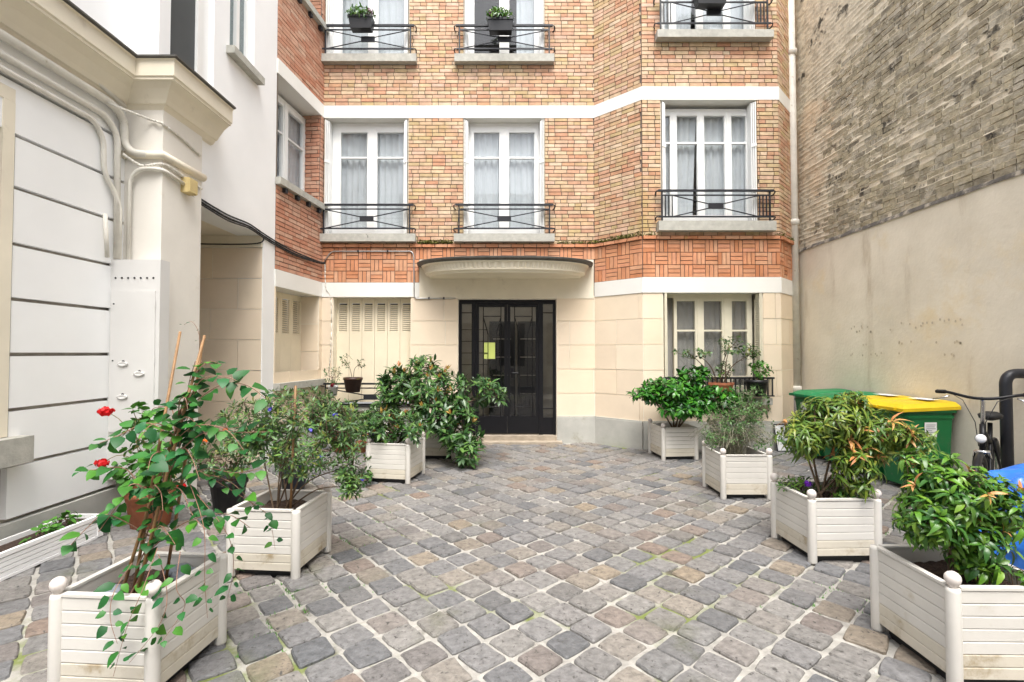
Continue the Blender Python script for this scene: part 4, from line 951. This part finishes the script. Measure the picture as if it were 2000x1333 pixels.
for e in ends:
    e = Vector(e); z0 = min(1.2,max(.55,e.z+r.uniform(-.25,.12))); s0 = Vector((-1.76+(z0-.4)*.19,2.33+(z0-.4)*.06,z0))
    runner([s0, s0.lerp(e,.4)+Vector((0,r.uniform(-.05,.05),r.uniform(.06,.15))), s0.lerp(e,.75)+Vector((0,0,r.uniform(.02,.1))), e], gap=.042)
for P in ([(-1.50,2.3,.9),(-1.38,2.22,.72),(-1.36,2.2,.5),(-1.345,2.2,.33)],[(-1.45,2.28,.85),(-1.32,2.3,.66),(-1.30,2.32,.5),(-1.33,2.33,.36)],[(-1.60,2.24,.62),(-1.56,2.10,.50),(-1.60,2.07,.36),(-1.64,2.055,.17)],[(-1.58,2.22,.6),(-1.47,2.12,.47),(-1.48,2.09,.36),(-1.58,2.06,.22)],[(-1.72,2.25,.55),(-1.68,2.10,.49),(-1.665,2.065,.40),(-1.63,2.06,.30)],[(-1.45,2.3,.95),(-1.25,2.5,.7),(-1.26,2.6,.58),(-1.24,2.6,.47)],[(-1.47,2.2,.62),(-1.43,2.12,.5),(-1.42,2.16,.4),(-1.47,2.1,.29)]):
    runner(P, .0018, .05, .72)
for k in range(3):      # stems twisting up the canes
    pa = [Vector((-1.75+z*.2+.02*math.cos(z*14+k*2),2.31+z*.09+.02*math.sin(z*14+k*2),.38+z)) for z in [q*.04 for q in range(30)]]
    runner(pa[::3], .0035, .06, .9, .75)
runner([(-1.53,2.42,1.5),(-1.55,2.43,1.60),(-1.585,2.43,1.655),(-1.63,2.44,1.64)],.0015,.05,.25)
obj('stems', stem, M_pinkstem, t, smooth=True)
foliage(t, L_, TV, M_lf_vine, 300)
for i,(x,y,z) in enumerate(((-1.86,2.30,.40),(-1.62,2.46,.41),(-1.70,2.53,.40),(-1.80,2.22,.39))):
    p = MB().lathe([(.0,0),(.04,.004),(.062,.02),(.05,.036),(.02,.044)],(x,y,z-.025),12)
    tag(obj('pebble', p, mat('grey pebble',(.20,.22,.25),.6,nscale=30,namt=.2), smooth=True), ('flat grey pebble on the soil at the left front of the climber planter','flat grey pebble on the soil behind the canes to the right','flat grey pebble at the back of the climber planter','small grey pebble nearest the front left finial')[i], 'pebble')

# ------------------------------------------------------------------ pots
def pot(name, x, y, z, rad, h, m, label, cat='pot', square=False):
    t = thing(name,(x,y,z),label,cat); n = 4 if square else 22
    b = MB().lathe([(rad*.70,0),(rad*.93,h*.82),(rad*.95,h*.82),(rad*1.0,h*.84),(rad*1.0,h),(rad*.9,h),(rad*.86,h*.86),(rad*.5,h*.84)],(x,y,z),n)
    obj('body', b, m, t, smooth=not square)
    obj('soil', MB().lathe([(rad*.1,h*.885),(rad*.88,h*.87)],(x,y,z),n), M_soil, t); return t
pot('flower_pot',-3.15,4.32,0,.20,.33,M_terrapot,'large terracotta pot with red geraniums by the left wall')
t = thing('geranium',(-3.15,4.32,.28),'leggy geranium with red flower heads in the large terracotta pot','flowering plant')
shrub(t,(-3.15,4.32,.28),[((-3.12,4.25,.52),(.26,.2,.16),2.),((-3.18,4.25,.75),(.2,.16,.16),1.),((-3.22,4.22,.95),(.1,.1,.12),.5),((-2.95,4.2,.6),(.18,.15,.14),1.)],70,tpls(.075,.07,.15,.15,3,tip=.3),M_lf_ger,k=4,spread=1.2,up=1.,seed=22,single=120,trunk=.006,stems=7,along=1,mtwig=M_twig)
for i,(p,rad) in enumerate((((-3.46,4.2,1.0),.058),((-3.40,4.1,.585),.05),((-2.67,4.0,.42),.025),((-2.72,3.95,.32),.035))):
    f = flowerhead(t,p,rad,90,M_red,i,.03,.028); q = Vector(p); obj('flower_stalk', MB().tube(smooth_path([(-3.12,4.28,.5),q.lerp(Vector((-3.1,4.25,.6)),.4)+Vector((0,0,.05)),q],4),.003,5), M_twig, t)
t = thing('trough_sprout',(-3.48,3.8,.15),'small green sprouts growing at the far end of the white trough','plant')
shrub(t,(-3.47,3.8,.15),[((-3.45,3.78,.21),(.07,.17,.035),1.),((-3.4,3.55,.17),(.05,.12,.03),.4)],22,tpls(.05,.035,.3,.2,3),M_lf_ger,k=4,spread=1.2,seed=23,single=40,trunk=.003,stems=3,along=0)
# back left corner
pot('flower_pot',-2.72,4.75,0,.17,.30,M_blackpot,'black pot behind the shrub planter near the white pillar')
t = thing('leafy_plant',(-2.72,4.75,.25),'dark leafy plant with orange buds in the black pot near the pillar','plant')
shrub(t,(-2.72,4.75,.25),[((-2.75,4.7,.52),(.34,.25,.18),1.),((-2.5,4.7,.62),(.2,.2,.14),.5)],130,tpls(.06,.024,.3,.2,2),M_lf_olive,k=6,seed=24,single=60,trunk=.006,stems=5,along=1)
for i,p in enumerate(((-2.62,4.5,.80),(-2.80,4.5,.70))): flowerhead(t,p,.02,10,M_orange,i,.03,.02)
pot('flower_pot',-2.36,5.35,0,.15,.26,M_bluepot,'dark blue pot on the setts left of the rhododendron')
t = thing('leafy_plant',(-2.36,5.35,.22),'round leafy plant in the dark blue pot','plant')
shrub(t,(-2.36,5.35,.22),[((-2.34,5.32,.46),(.26,.2,.16),1.)],80,tpls(.06,.026,.3,.2,2),M_lf_olive,k=6,seed=25,single=40,trunk=.005,stems=4,along=1)
pot('flower_pot',-2.60,7.55,0,.16,.28,M_terrapot,'terracotta pot under the shutter railing')
t = thing('leafy_plant',(-2.60,7.55,.24),'drooping green plant in the terracotta pot under the shutters','plant')
shrub(t,(-2.6,7.55,.24),[((-2.6,7.5,.48),(.25,.2,.17),1.)],70,tpls(.08,.03,.3,.2,2),M_lf_rhodo,k=6,seed=26,single=30,trunk=.005,stems=4,along=1)
pot('flower_pot',-2.28,7.5,0,.09,.16,M_terrapot,'smallest terracotta pot at the foot of the shuttered window')
t = thing('seedling',(-2.28,7.5,.13),'short green seedling in the smallest terracotta pot','plant')
shrub(t,(-2.28,7.5,.13),[((-2.28,7.48,.22),(.08,.08,.07),1.)],14,tpls(.06,.025,.3,.2,2),M_lf_bright,k=4,seed=27,single=14,trunk=.003,stems=2,along=0)
pot('flower_pot',-1.92,7.3,0,.20,.36,M_bluepot,'tall dark ribbed pot between the shuttered window and the rhododendron')
t = thing('leafy_plant',(-1.92,7.3,.32),'bushy plant in the tall dark pot beside the rhododendron','plant')
shrub(t,(-1.92,7.3,.32),[((-1.9,7.25,.58),(.28,.24,.2),1.)],90,tpls(.085,.03,.3,.2,2),M_lf_rhodo,k=7,seed=28,single=40,trunk=.006,stems=4,along=1)
# pots hung on railings
pot('rail_pot',-2.61,8.08,.86,.155,.24,M_brownpot,'dark brown pot hooked on the railing before the closed shutters')
t = thing('potted_sapling',(-2.61,8.08,1.06),'sparse little sapling in the brown pot on the railing','plant')
shrub(t,(-2.61,8.08,1.05),[((-2.72,8.05,1.38),(.08,.08,.12),1.),((-2.46,8.05,1.33),(.1,.08,.06),.6)],18,tpls(.055,.025,.2,.2,2),M_lf_olive,k=4,seed=29,single=60,trunk=.006,stems=2,along=0)
mb = MB(); rr = random.Random(9)
for i in range(200): 
    c = Vector((-2.61+rr.uniform(-.13,.13),8.08+rr.uniform(-.13,.13),1.07)); pts=[c+Vector((rr.uniform(-1,1),rr.uniform(-1,1),rr.uniform(0,1)))*.018 for _ in range(4)]; mb.add(pts,[(0,1,2),(0,2,3),(0,3,1),(1,3,2)])
obj('moss', mb, M_moss, t, kind='stuff')
pot('sill_pot',-2.93,8.06,.80,.085,.17,mat('white ceramic',(.7,.7,.7),.3),'small white pot with dark red flowers on the railing corner')
t = thing('small_flower',(-2.93,8.06,.95),'thin plant with dark red blooms in the small white pot','flowering plant')
shrub(t,(-2.93,8.06,.95),[((-2.92,8.04,1.14),(.15,.12,.16),1.)],32,tpls(.05,.02,.2,.2,2),M_lf_grey,k=4,seed=30,single=40,trunk=.003,stems=4,along=0)
flowerhead(t,(-2.90,7.95,.98),.04,30,M_dkred,4,.03,.028)
t = pot('window_pot',3.20,7.53,.83,.20,.22,M_terrapot,'square terracotta pot on the sill of the cream bay window',square=True)
t = thing('spreading_shrub',(3.20,7.53,1.02),'wide branching shrub in the square terracotta window pot','shrub')
shrub(t,(3.2,7.53,1.0),[((3.32,7.45,1.62),(.17,.15,.16),1.),((2.75,7.45,1.50),(.30,.14,.06),.9),((3.6,7.45,1.52),(.17,.14,.10),.9),((3.22,7.45,1.25),(.12,.1,.12),.4)],95,tpls(.06,.032,.25,.2,2),M_lf_olive,k=4,seed=32,single=120,trunk=.011,stems=6,along=1)
pot('window_pot',3.74,7.53,.84,.17,.25,M_blackpot,'black pot on the bay railing next to the terracotta one')
t = thing('window_geranium',(3.74,7.53,1.05),'small green geranium in the black window pot','plant')
shrub(t,(3.74,7.53,1.05),[((3.78,7.5,1.25),(.16,.12,.12),1.)],34,tpls(.06,.045,.2,.2,2),M_lf_ger,k=4,seed=33,single=50,trunk=.005,stems=4,along=0)
t = thing('trailing_climber',(3.35,7.3,.1),'trailing leafy climber below the cream bay window','climbing plant')
shrub(t,(3.3,7.4,.1),[((3.3,7.3,.72),(.28,.15,.26),1.),((3.62,7.35,.72),(.2,.12,.25),.8),((3.1,7.2,.4),(.3,.2,.25),.7)],160,tpls(.06,.042,.25,.2,2),M_lf_grey,k=4,seed=34,single=80,trunk=.005,stems=7,along=0)
# balcony boxes
def balcony_box(x, y, z, wd, lab, plab, seed):
    t = thing('flower_box',(x,y,z),lab,'flower box','flower boxes hooked on the upper railings')
    b = MB(); h=.2
    b.add([(x-wd*.42,y-.07,z),(x+wd*.42,y-.07,z),(x+wd*.42,y+.07,z),(x-wd*.42,y+.07,z),(x-wd*.5,y-.09,z+h),(x+wd*.5,y-.09,z+h),(x+wd*.5,y+.09,z+h),(x-wd*.5,y+.09,z+h)],[(0,3,2,1),(0,1,5,4),(1,2,6,5),(2,3,7,6),(3,0,4,7),(4,5,6,7)])
    b.box(x-wd*.52,x+wd*.52,y-.1,y-.086,z+h-.03,z+h+.004)
    obj('body', b, M_blackpot, t)
    p = thing('balcony_plant',(x,y,z+h),plab,'plant','plants in the upper flower boxes')
    shrub(p,(x,y,z+h-.02),[((x-wd*.15,y-.03,z+h+.09),(wd*.35,.1,.09),1.),((x+wd*.25,y-.03,z+h+.07),(wd*.25,.1,.08),.6)],48,tpls(.085,.024,.45,.25,2),M_lf_bright,k=6,seed=seed,single=60,trunk=.004,stems=4,along=0)
    return p
p = balcony_box(-2.52,8.10,6.90,.40,'black flower box on the upper left railing','bushy green plant with dark purple tips on the upper left railing',61)
flowerhead(p,(-2.36,8.02,7.16),.05,30,mat('purple leaf',(.10,.02,.06),.5),5,.06,.02,'purple_leaves')
p = balcony_box(-.19,8.10,6.86,.44,'black flower box on the upper middle railing','spiky light green plant on the upper middle railing',62)
flowerhead(p,(-.33,8.02,7.11),.06,26,MATS['purple leaf'],6,.06,.02,'purple_leaves')
balcony_box(3.08,7.50,6.88,.50,'black flower box on the upper bay railing','low green plant in the upper bay flower box',63)

# ------------------------------------------------------------------ wheelie bins
def wheelie_bin(y, mlid, label, notice=None):
    t = thing('wheelie_bin',(4.48,y,0),label,'bin','wheelie bins along the right wall')
    x0,x1,hw = 4.20,4.74,.235
    b = MB(); z0,z1 = .06,.90
    def ring(z,k): 
        f = (z-z0)/(z1-z0); a0 = x0+.07*(1-f)-k; a1 = x1-.03*(1-f)+k; w_ = hw-.035*(1-f)+k; c=.035
        return [(a0+c,y-w_,z),(a1-c,y-w_,z),(a1,y-w_+c,z),(a1,y+w_-c,z),(a1-c,y+w_,z),(a0+c,y+w_,z),(a0,y+w_-c,z),(a0,y-w_+c,z)]
    R_ = [ring(z0,0),ring(z1-.10,0),ring(z1-.10,.008),ring(z1-.075,.010),ring(z1-.07,0),ring(z1-.035,0),ring(z1-.035,.022),ring(z1,.024)]
    for q in R_: b.v += q
    for i in range(len(R_)-1):
        for j in range(8): b.f.append((i*8+j,i*8+(j+1)%8,(i+1)*8+(j+1)%8,(i+1)*8+j))
    b.f.append(tuple(reversed(range(8)))); b.f.append(tuple(range((len(R_)-1)*8,len(R_)*8)))
    obj('body', b, M_bin, t)
    l = MB(); nx, ny = 10, 8; X0,X1,W = x0-.05,x1+.03,hw+.03
    for i in range(nx+1):
        for j in range(ny+1):
            u, v = i/nx, j/ny*2-1; edge = min(1, (1-abs(v))*5)*min(1,u*6)
            l.v.append((X0+(X1-X0)*u, y+W*v, .905+.028*u+.05*(edge**.6)*(1-.35*v*v)))
    for i in range(nx):
        for j in range(ny): q=i*(ny+1)+j; l.f.append((q,q+1,q+ny+2,q+ny+1))
    o = len(l.v)
    per = [(i,0) for i in range(nx+1)]+[(nx,j) for j in range(1,ny+1)]+[(i,ny) for i in range(nx-1,-1,-1)]+[(0,j) for j in range(ny-1,0,-1)]
    for (i,j) in per: p_ = l.v[i*(ny+1)+j]; l.v.append((p_[0],p_[1],p_[2]-.035))
    n=len(per)
    for k in range(n): a=per[k][0]*(ny+1)+per[k][1]; c=per[(k+1)%n][0]*(ny+1)+per[(k+1)%n][1]; l.f.append((a,o+k,o+(k+1)%n,c))
    lid = obj('lid', l, mlid, t, smooth=False)
    for s in (-1,1): obj('lid_grip', MB().box(X0-.03,X0+.01,y+s*.13-.045,y+s*.13+.045,.885,.91), mlid, lid)
    obj('handle', MB().tube([(x1+.06,y-.2,.93),(x1+.06,y+.2,.93)],.015,8), M_bin, t, smooth=True)
    for s in (-1,1): 
        w_ = obj('wheel', MB().lathe([(.02,-.022),(.09,-.022),(.098,-.01),(.098,.01),(.09,.022),(.02,.022)],(0,0,0),20), M_rubber, t, smooth=True); w_.matrix_basis = Matrix.Translation((x1-.02,y+s*.19,.099)) @ Matrix.Rotation(R(90),4,'X')
    if notice:
        nm = MB()
        if notice == 'side': nm.add([(4.40,y-hw-.001,.60),(4.53,y-hw-.001,.60),(4.53,y-hw-.004,.76),(4.40,y-hw-.004,.76)],[(0,1,2,3)]); lines=[((4.415,4.415+w_) ,z) for w_,z in ((.10,.73),(.09,.71),(.10,.69),(.06,.67),(.09,.65),(.10,.63))]
        else: nm.add([(x0+.0165,y+.06,.62),(x0+.0165,y-.07,.62),(x0+.003,y-.07,.78),(x0+.003,y+.06,.78)],[(0,1,2,3)]); lines=[]
        no = obj('notice', nm, M_paper, t)
        for (a,c),z in lines: obj('printed_line', MB().quad((a,y-hw-.0055,z),(c,y-hw-.0055,z),(c,y-hw-.006,z+.006),(a,y-hw-.006,z+.006)), M_ink, no)
    if mlid is M_lidy: obj('label', MB().quad((4.52,y-.14,.9895),(4.66,y-.14,.9915),(4.66,y+.14,.9915),(4.52,y+.14,.9895)), M_paper, lid)
wheelie_bin(5.50,M_lidy,'green bin with yellow lid nearest the bicycle, paper notice on its side','side')
wheelie_bin(6.04,M_lidy,'green bin with yellow lid second in the row, beside a green lidded bin','front')
wheelie_bin(6.58,M_lidg,'green bin with green lid next to the yellow lidded bins')
wheelie_bin(7.12,M_lidg,'green bin with green lid farthest back near the downpipe','front')
# leaning board
bt = thing('leaning_board',(4.28,7.55,0),'small white framed board leaning on the plinth beside the bins','board')
Mb = Matrix.Translation((4.04,7.52,.0)) @ Matrix.Rotation(R(-14),4,'X')
def xf(mb,M_): mb.v = [tuple(M_@Vector(v)) for v in mb.v]; return mb
obj('panel', xf(MB().box(.015,.27,.0,.012,.015,.40),Mb), mat('scuffed white board',(.70,.70,.70),.6,nscale=5,namt=.1,stain=((.25,.23,.2),7,.62,.7)), bt)
for q in ((0,.285,-.004,.016,0,.014),(0,.285,-.004,.016,.401,.415),(0,.014,-.004,.016,.0145,.4005),(.271,.285,-.004,.016,.0145,.4005)): obj('edge_strip', xf(MB().box(*q),Mb), M_iron, bt)

# ------------------------------------------------------------------ black pipe rail by the wall
tag(obj('pipe_rail', MB().tube(bend_path([(4.56,4.55,-.02),(4.56,4.55,1.31),(4.84,4.55,1.31)],.11,8),.045,16), M_iron, smooth=True), 'thick bent black pipe standing by the right wall behind the bicycle', 'rail')

# ------------------------------------------------------------------ bicycle
bk = thing('bicycle',(3.75,3.95,0),'black city bicycle with a round front lamp parked by the right wall','bicycle')
fw = Vector((-.75,-.66,0)).normalized(); lf = Vector((-fw.y,fw.x,0))       # forward, left
HB_ = Vector((3.79,3.98,0))                                                # below the handlebar
def BP(x,y,z): return HB_+fw*x+lf*y+Vector((0,0,z))
def btube(name,pts,r,m=M_black,p=bk,n=10): return obj(name, MB().tube([BP(*q) for q in pts],r,n), m, p, smooth=True)
def wheel(x, name):
    r_ = .335
    def circ(rad,k=40): return [(x+rad*math.cos(2*math.pi*i/k),0,r_+.005+rad*math.sin(2*math.pi*i/k)) for i in range(k+1)]
    w_ = obj(name, MB().tube([BP(*q) for q in circ(r_-.018)],.019,8,False), M_rubber, bk, smooth=True)
    obj('rim', MB().tube([BP(*q) for q in circ(r_-.045)],.010,6,False), M_chrome, w_, smooth=True)
    s = MB()
    for i in range(24):
        a = 2*math.pi*i/24; s.tube([BP(x,.02*(-1)**i,r_+.005),BP(x+(r_-.05)*math.cos(a),0,r_+.005+(r_-.05)*math.sin(a))],.0012,3,False)
    obj('spokes', s, M_chrome, w_, kind='stuff')
    obj('hub', MB().tube([BP(x,-.05,r_+.005),BP(x,.05,r_+.005)],.02,10), M_chrome, w_)
    fd = [(x+(r_+.025)*math.cos(a),0,r_+.005+(r_+.025)*math.sin(a)) for a in [R(20+q*8) for q in range(18)]]
    obj('mudguard', MB().tube([BP(*q) for q in fd],.024,8), M_black, bk, smooth=True)
wheel(.20,'front_wheel'); wheel(-.86,'rear_wheel')
btube('head_tube',[(-.01,0,.72),(-.06,0,.92)],.021); btube('stem',[(-.06,0,.90),(-.10,0,1.10),(-.04,0,1.13)],.015,M_chrome)
for s in (-1,1): btube('fork_blade',[(0,s*.02,.71),(.02,s*.045,.66),(.12,s*.05,.46),(.20,s*.05,.34)],.012,M_black)
btube('fork_crown',[(0,-.045,.70),(0,.045,.70)],.02,M_chrome)
btube('down_tube',[(-.015,0,.75),(-.42,0,.29)],.022); btube('top_tube',[(-.05,0,.87),(-.55,0,.72)],.018); btube('seat_tube',[(-.42,0,.28),(-.60,0,.88)],.018)
for s in (-1,1): btube('seat_stay',[(-.56,s*.02,.74),(-.86,s*.06,.34)],.010); btube('chain_stay',[(-.42,s*.03,.28),(-.86,s*.06,.34)],.011)
obj('saddle', xf(MB().lathe([(.02,0),(.09,.02),(.10,.05),(.06,.075),(.01,.08)],(0,0,0),16), Matrix.Translation(BP(-.63,0,.90)) @ Matrix.Rotation(math.atan2(fw.y,fw.x),4,'Z') @ Matrix.Diagonal((1.4,.85,1,1))), M_rubber, bk, smooth=True)
obj('handlebar', MB().tube(bend_path([BP(-.24,.30,1.16),BP(-.10,.22,1.17),BP(-.03,.06,1.13),BP(-.03,-.06,1.13),BP(-.10,-.22,1.17),BP(-.24,-.30,1.16)],.06),.012,10), M_black, bk, smooth=True)
for s in (-1,1):
    btube('grip',[(-.13,s*.237,1.168),(-.25,s*.305,1.16)],.017,M_rubber)
    btube('brake_lever',[(-.07,s*.20,1.14),(-.06,s*.245,1.12),(-.16,s*.32,1.10)],.006,M_chrome)
    btube('cable',[(-.08,s*.18,1.15),(.10,s*.10,1.12),(.10,s*.03,.95),(.02,s*.02,.75)],.003,M_cable)
hl = obj('headlamp', xf(MB().lathe([(.005,-.06),(.025,-.045),(.034,-.01),(.037,0)],(0,0,0),16), Matrix.Translation(BP(.09,0,.82)) @ fw.to_track_quat('Z','Y').to_matrix().to_4x4()), M_black, bk, smooth=True)
obj('lens', xf(MB().lathe([(.036,0),(.03,.012),(.012,.018)],(0,0,0),16), Matrix.Translation(BP(.09,0,.82)) @ fw.to_track_quat('Z','Y').to_matrix().to_4x4()), mat('lamp lens',(.85,.85,.86),.15), hl, smooth=True)
btube('brake_caliper',[(.02,-.05,.66),(.05,-.045,.71),(.05,.045,.71),(.02,.05,.66)],.009,M_chrome)
obj('chainring', xf(MB().lathe([(.03,0),(.09,0),(.09,.006),(.03,.006)],(0,0,0),24), Matrix.Translation(BP(-.42,-.06,.28)) @ lf.to_track_quat('Z','Y').to_matrix().to_4x4()), M_chrome, bk)
for s in (-1,1): btube('crank',[(-.42,s*.08,.28),(-.42+s*.16,s*.09,.24)],.01,M_chrome); btube('pedal',[(-.42+s*.16,s*.09,.24),(-.42+s*.16,s*.18,.24)],.02,M_rubber)
btube('kickstand',[(-.45,.05,.27),(-.5,.20,.01)],.008,M_chrome)

# ------------------------------------------------------------------ blue tarpaulin bundle
mb = MB(); nu, nv = 90, 40; C = Vector((3.40,3.05,0))
for j in range(nv+1):
    t_ = j/nv
    for i in range(nu):
        a = 2*math.pi*i/nu; prof = math.cos(t_*math.pi/2)**.55 if t_ < 1 else 0
        d = Vector((math.cos(a),math.sin(a),0)); z = .78*math.sin(t_*math.pi/2)**.9
        q = Vector((d.x*2.2,d.y*2.2,z*4)); f = 1+.16*noise.noise(q)+.09*abs(noise.noise(q*2.7))+.05*abs(noise.noise(q*6))+.03*math.sin(a*17+4*noise.noise(q*2))*(1-t_)
        mb.v.append(tuple(C+Vector((d.x*.47*prof*f,d.y*.42*prof*f,max(.0,z*(1+.12*noise.noise(q*1.5+Vector((5,5,5)))))))))
for j in range(nv):
    for i in range(nu): mb.f.append((j*nu+i,j*nu+(i+1)%nu,(j+1)*nu+(i+1)%nu,(j+1)*nu+i))
tag(obj('tarpaulin', mb, M_tarp, smooth=True), 'crumpled blue tarpaulin bundle at the right edge behind the corner planter', 'tarpaulin')
# weeds in the joints
mb = MB(); rw = random.Random(12)
for (cx,cy,sx,sy,n) in ((4.2,7.35,.35,.2,220),(-1.35,3.95,.3,.2,40),(-1.4,3.15,.5,.1,60),(-1.3,2.75,.15,.4,60),(2.0,3.1,.4,.3,50),(-3.3,4.45,.2,.3,60),(-1.2,4.3,.2,.4,40),(3.3,4.6,.8,.6,160)):
    for i in range(n):
        x,y = cx+rw.gauss(0,sx*.5), cy+rw.gauss(0,sy*.5); g = Vector((x,y,0))-G0; a = g.dot(gu)/GS; b = g.dot(gv)/GS
        if rw.random() < .5: a = round(a)
        else: b = round(b)
        p = G0+gu*(a*GS)+gv*(b*GS); 
        for q in range(3):
            d = Vector((rw.uniform(-1,1),rw.uniform(-1,1),rw.uniform(.5,1.6)))*rw.uniform(.008,.02); s = Vector((-d.y,d.x,0)).normalized()*.0025
            base_ = Vector((p.x+rw.uniform(-.008,.008),p.y+rw.uniform(-.008,.008),-.012)); mb.add([base_-s,base_+s,base_+d],[(0,1,2)])
obj('weeds', mb, M_lf_ger, None, kind='stuff'); COL.objects[-1]['label'] = 'tiny weeds and grass growing in the joints between the setts'; COL.objects[-1]['category'] = 'weeds'
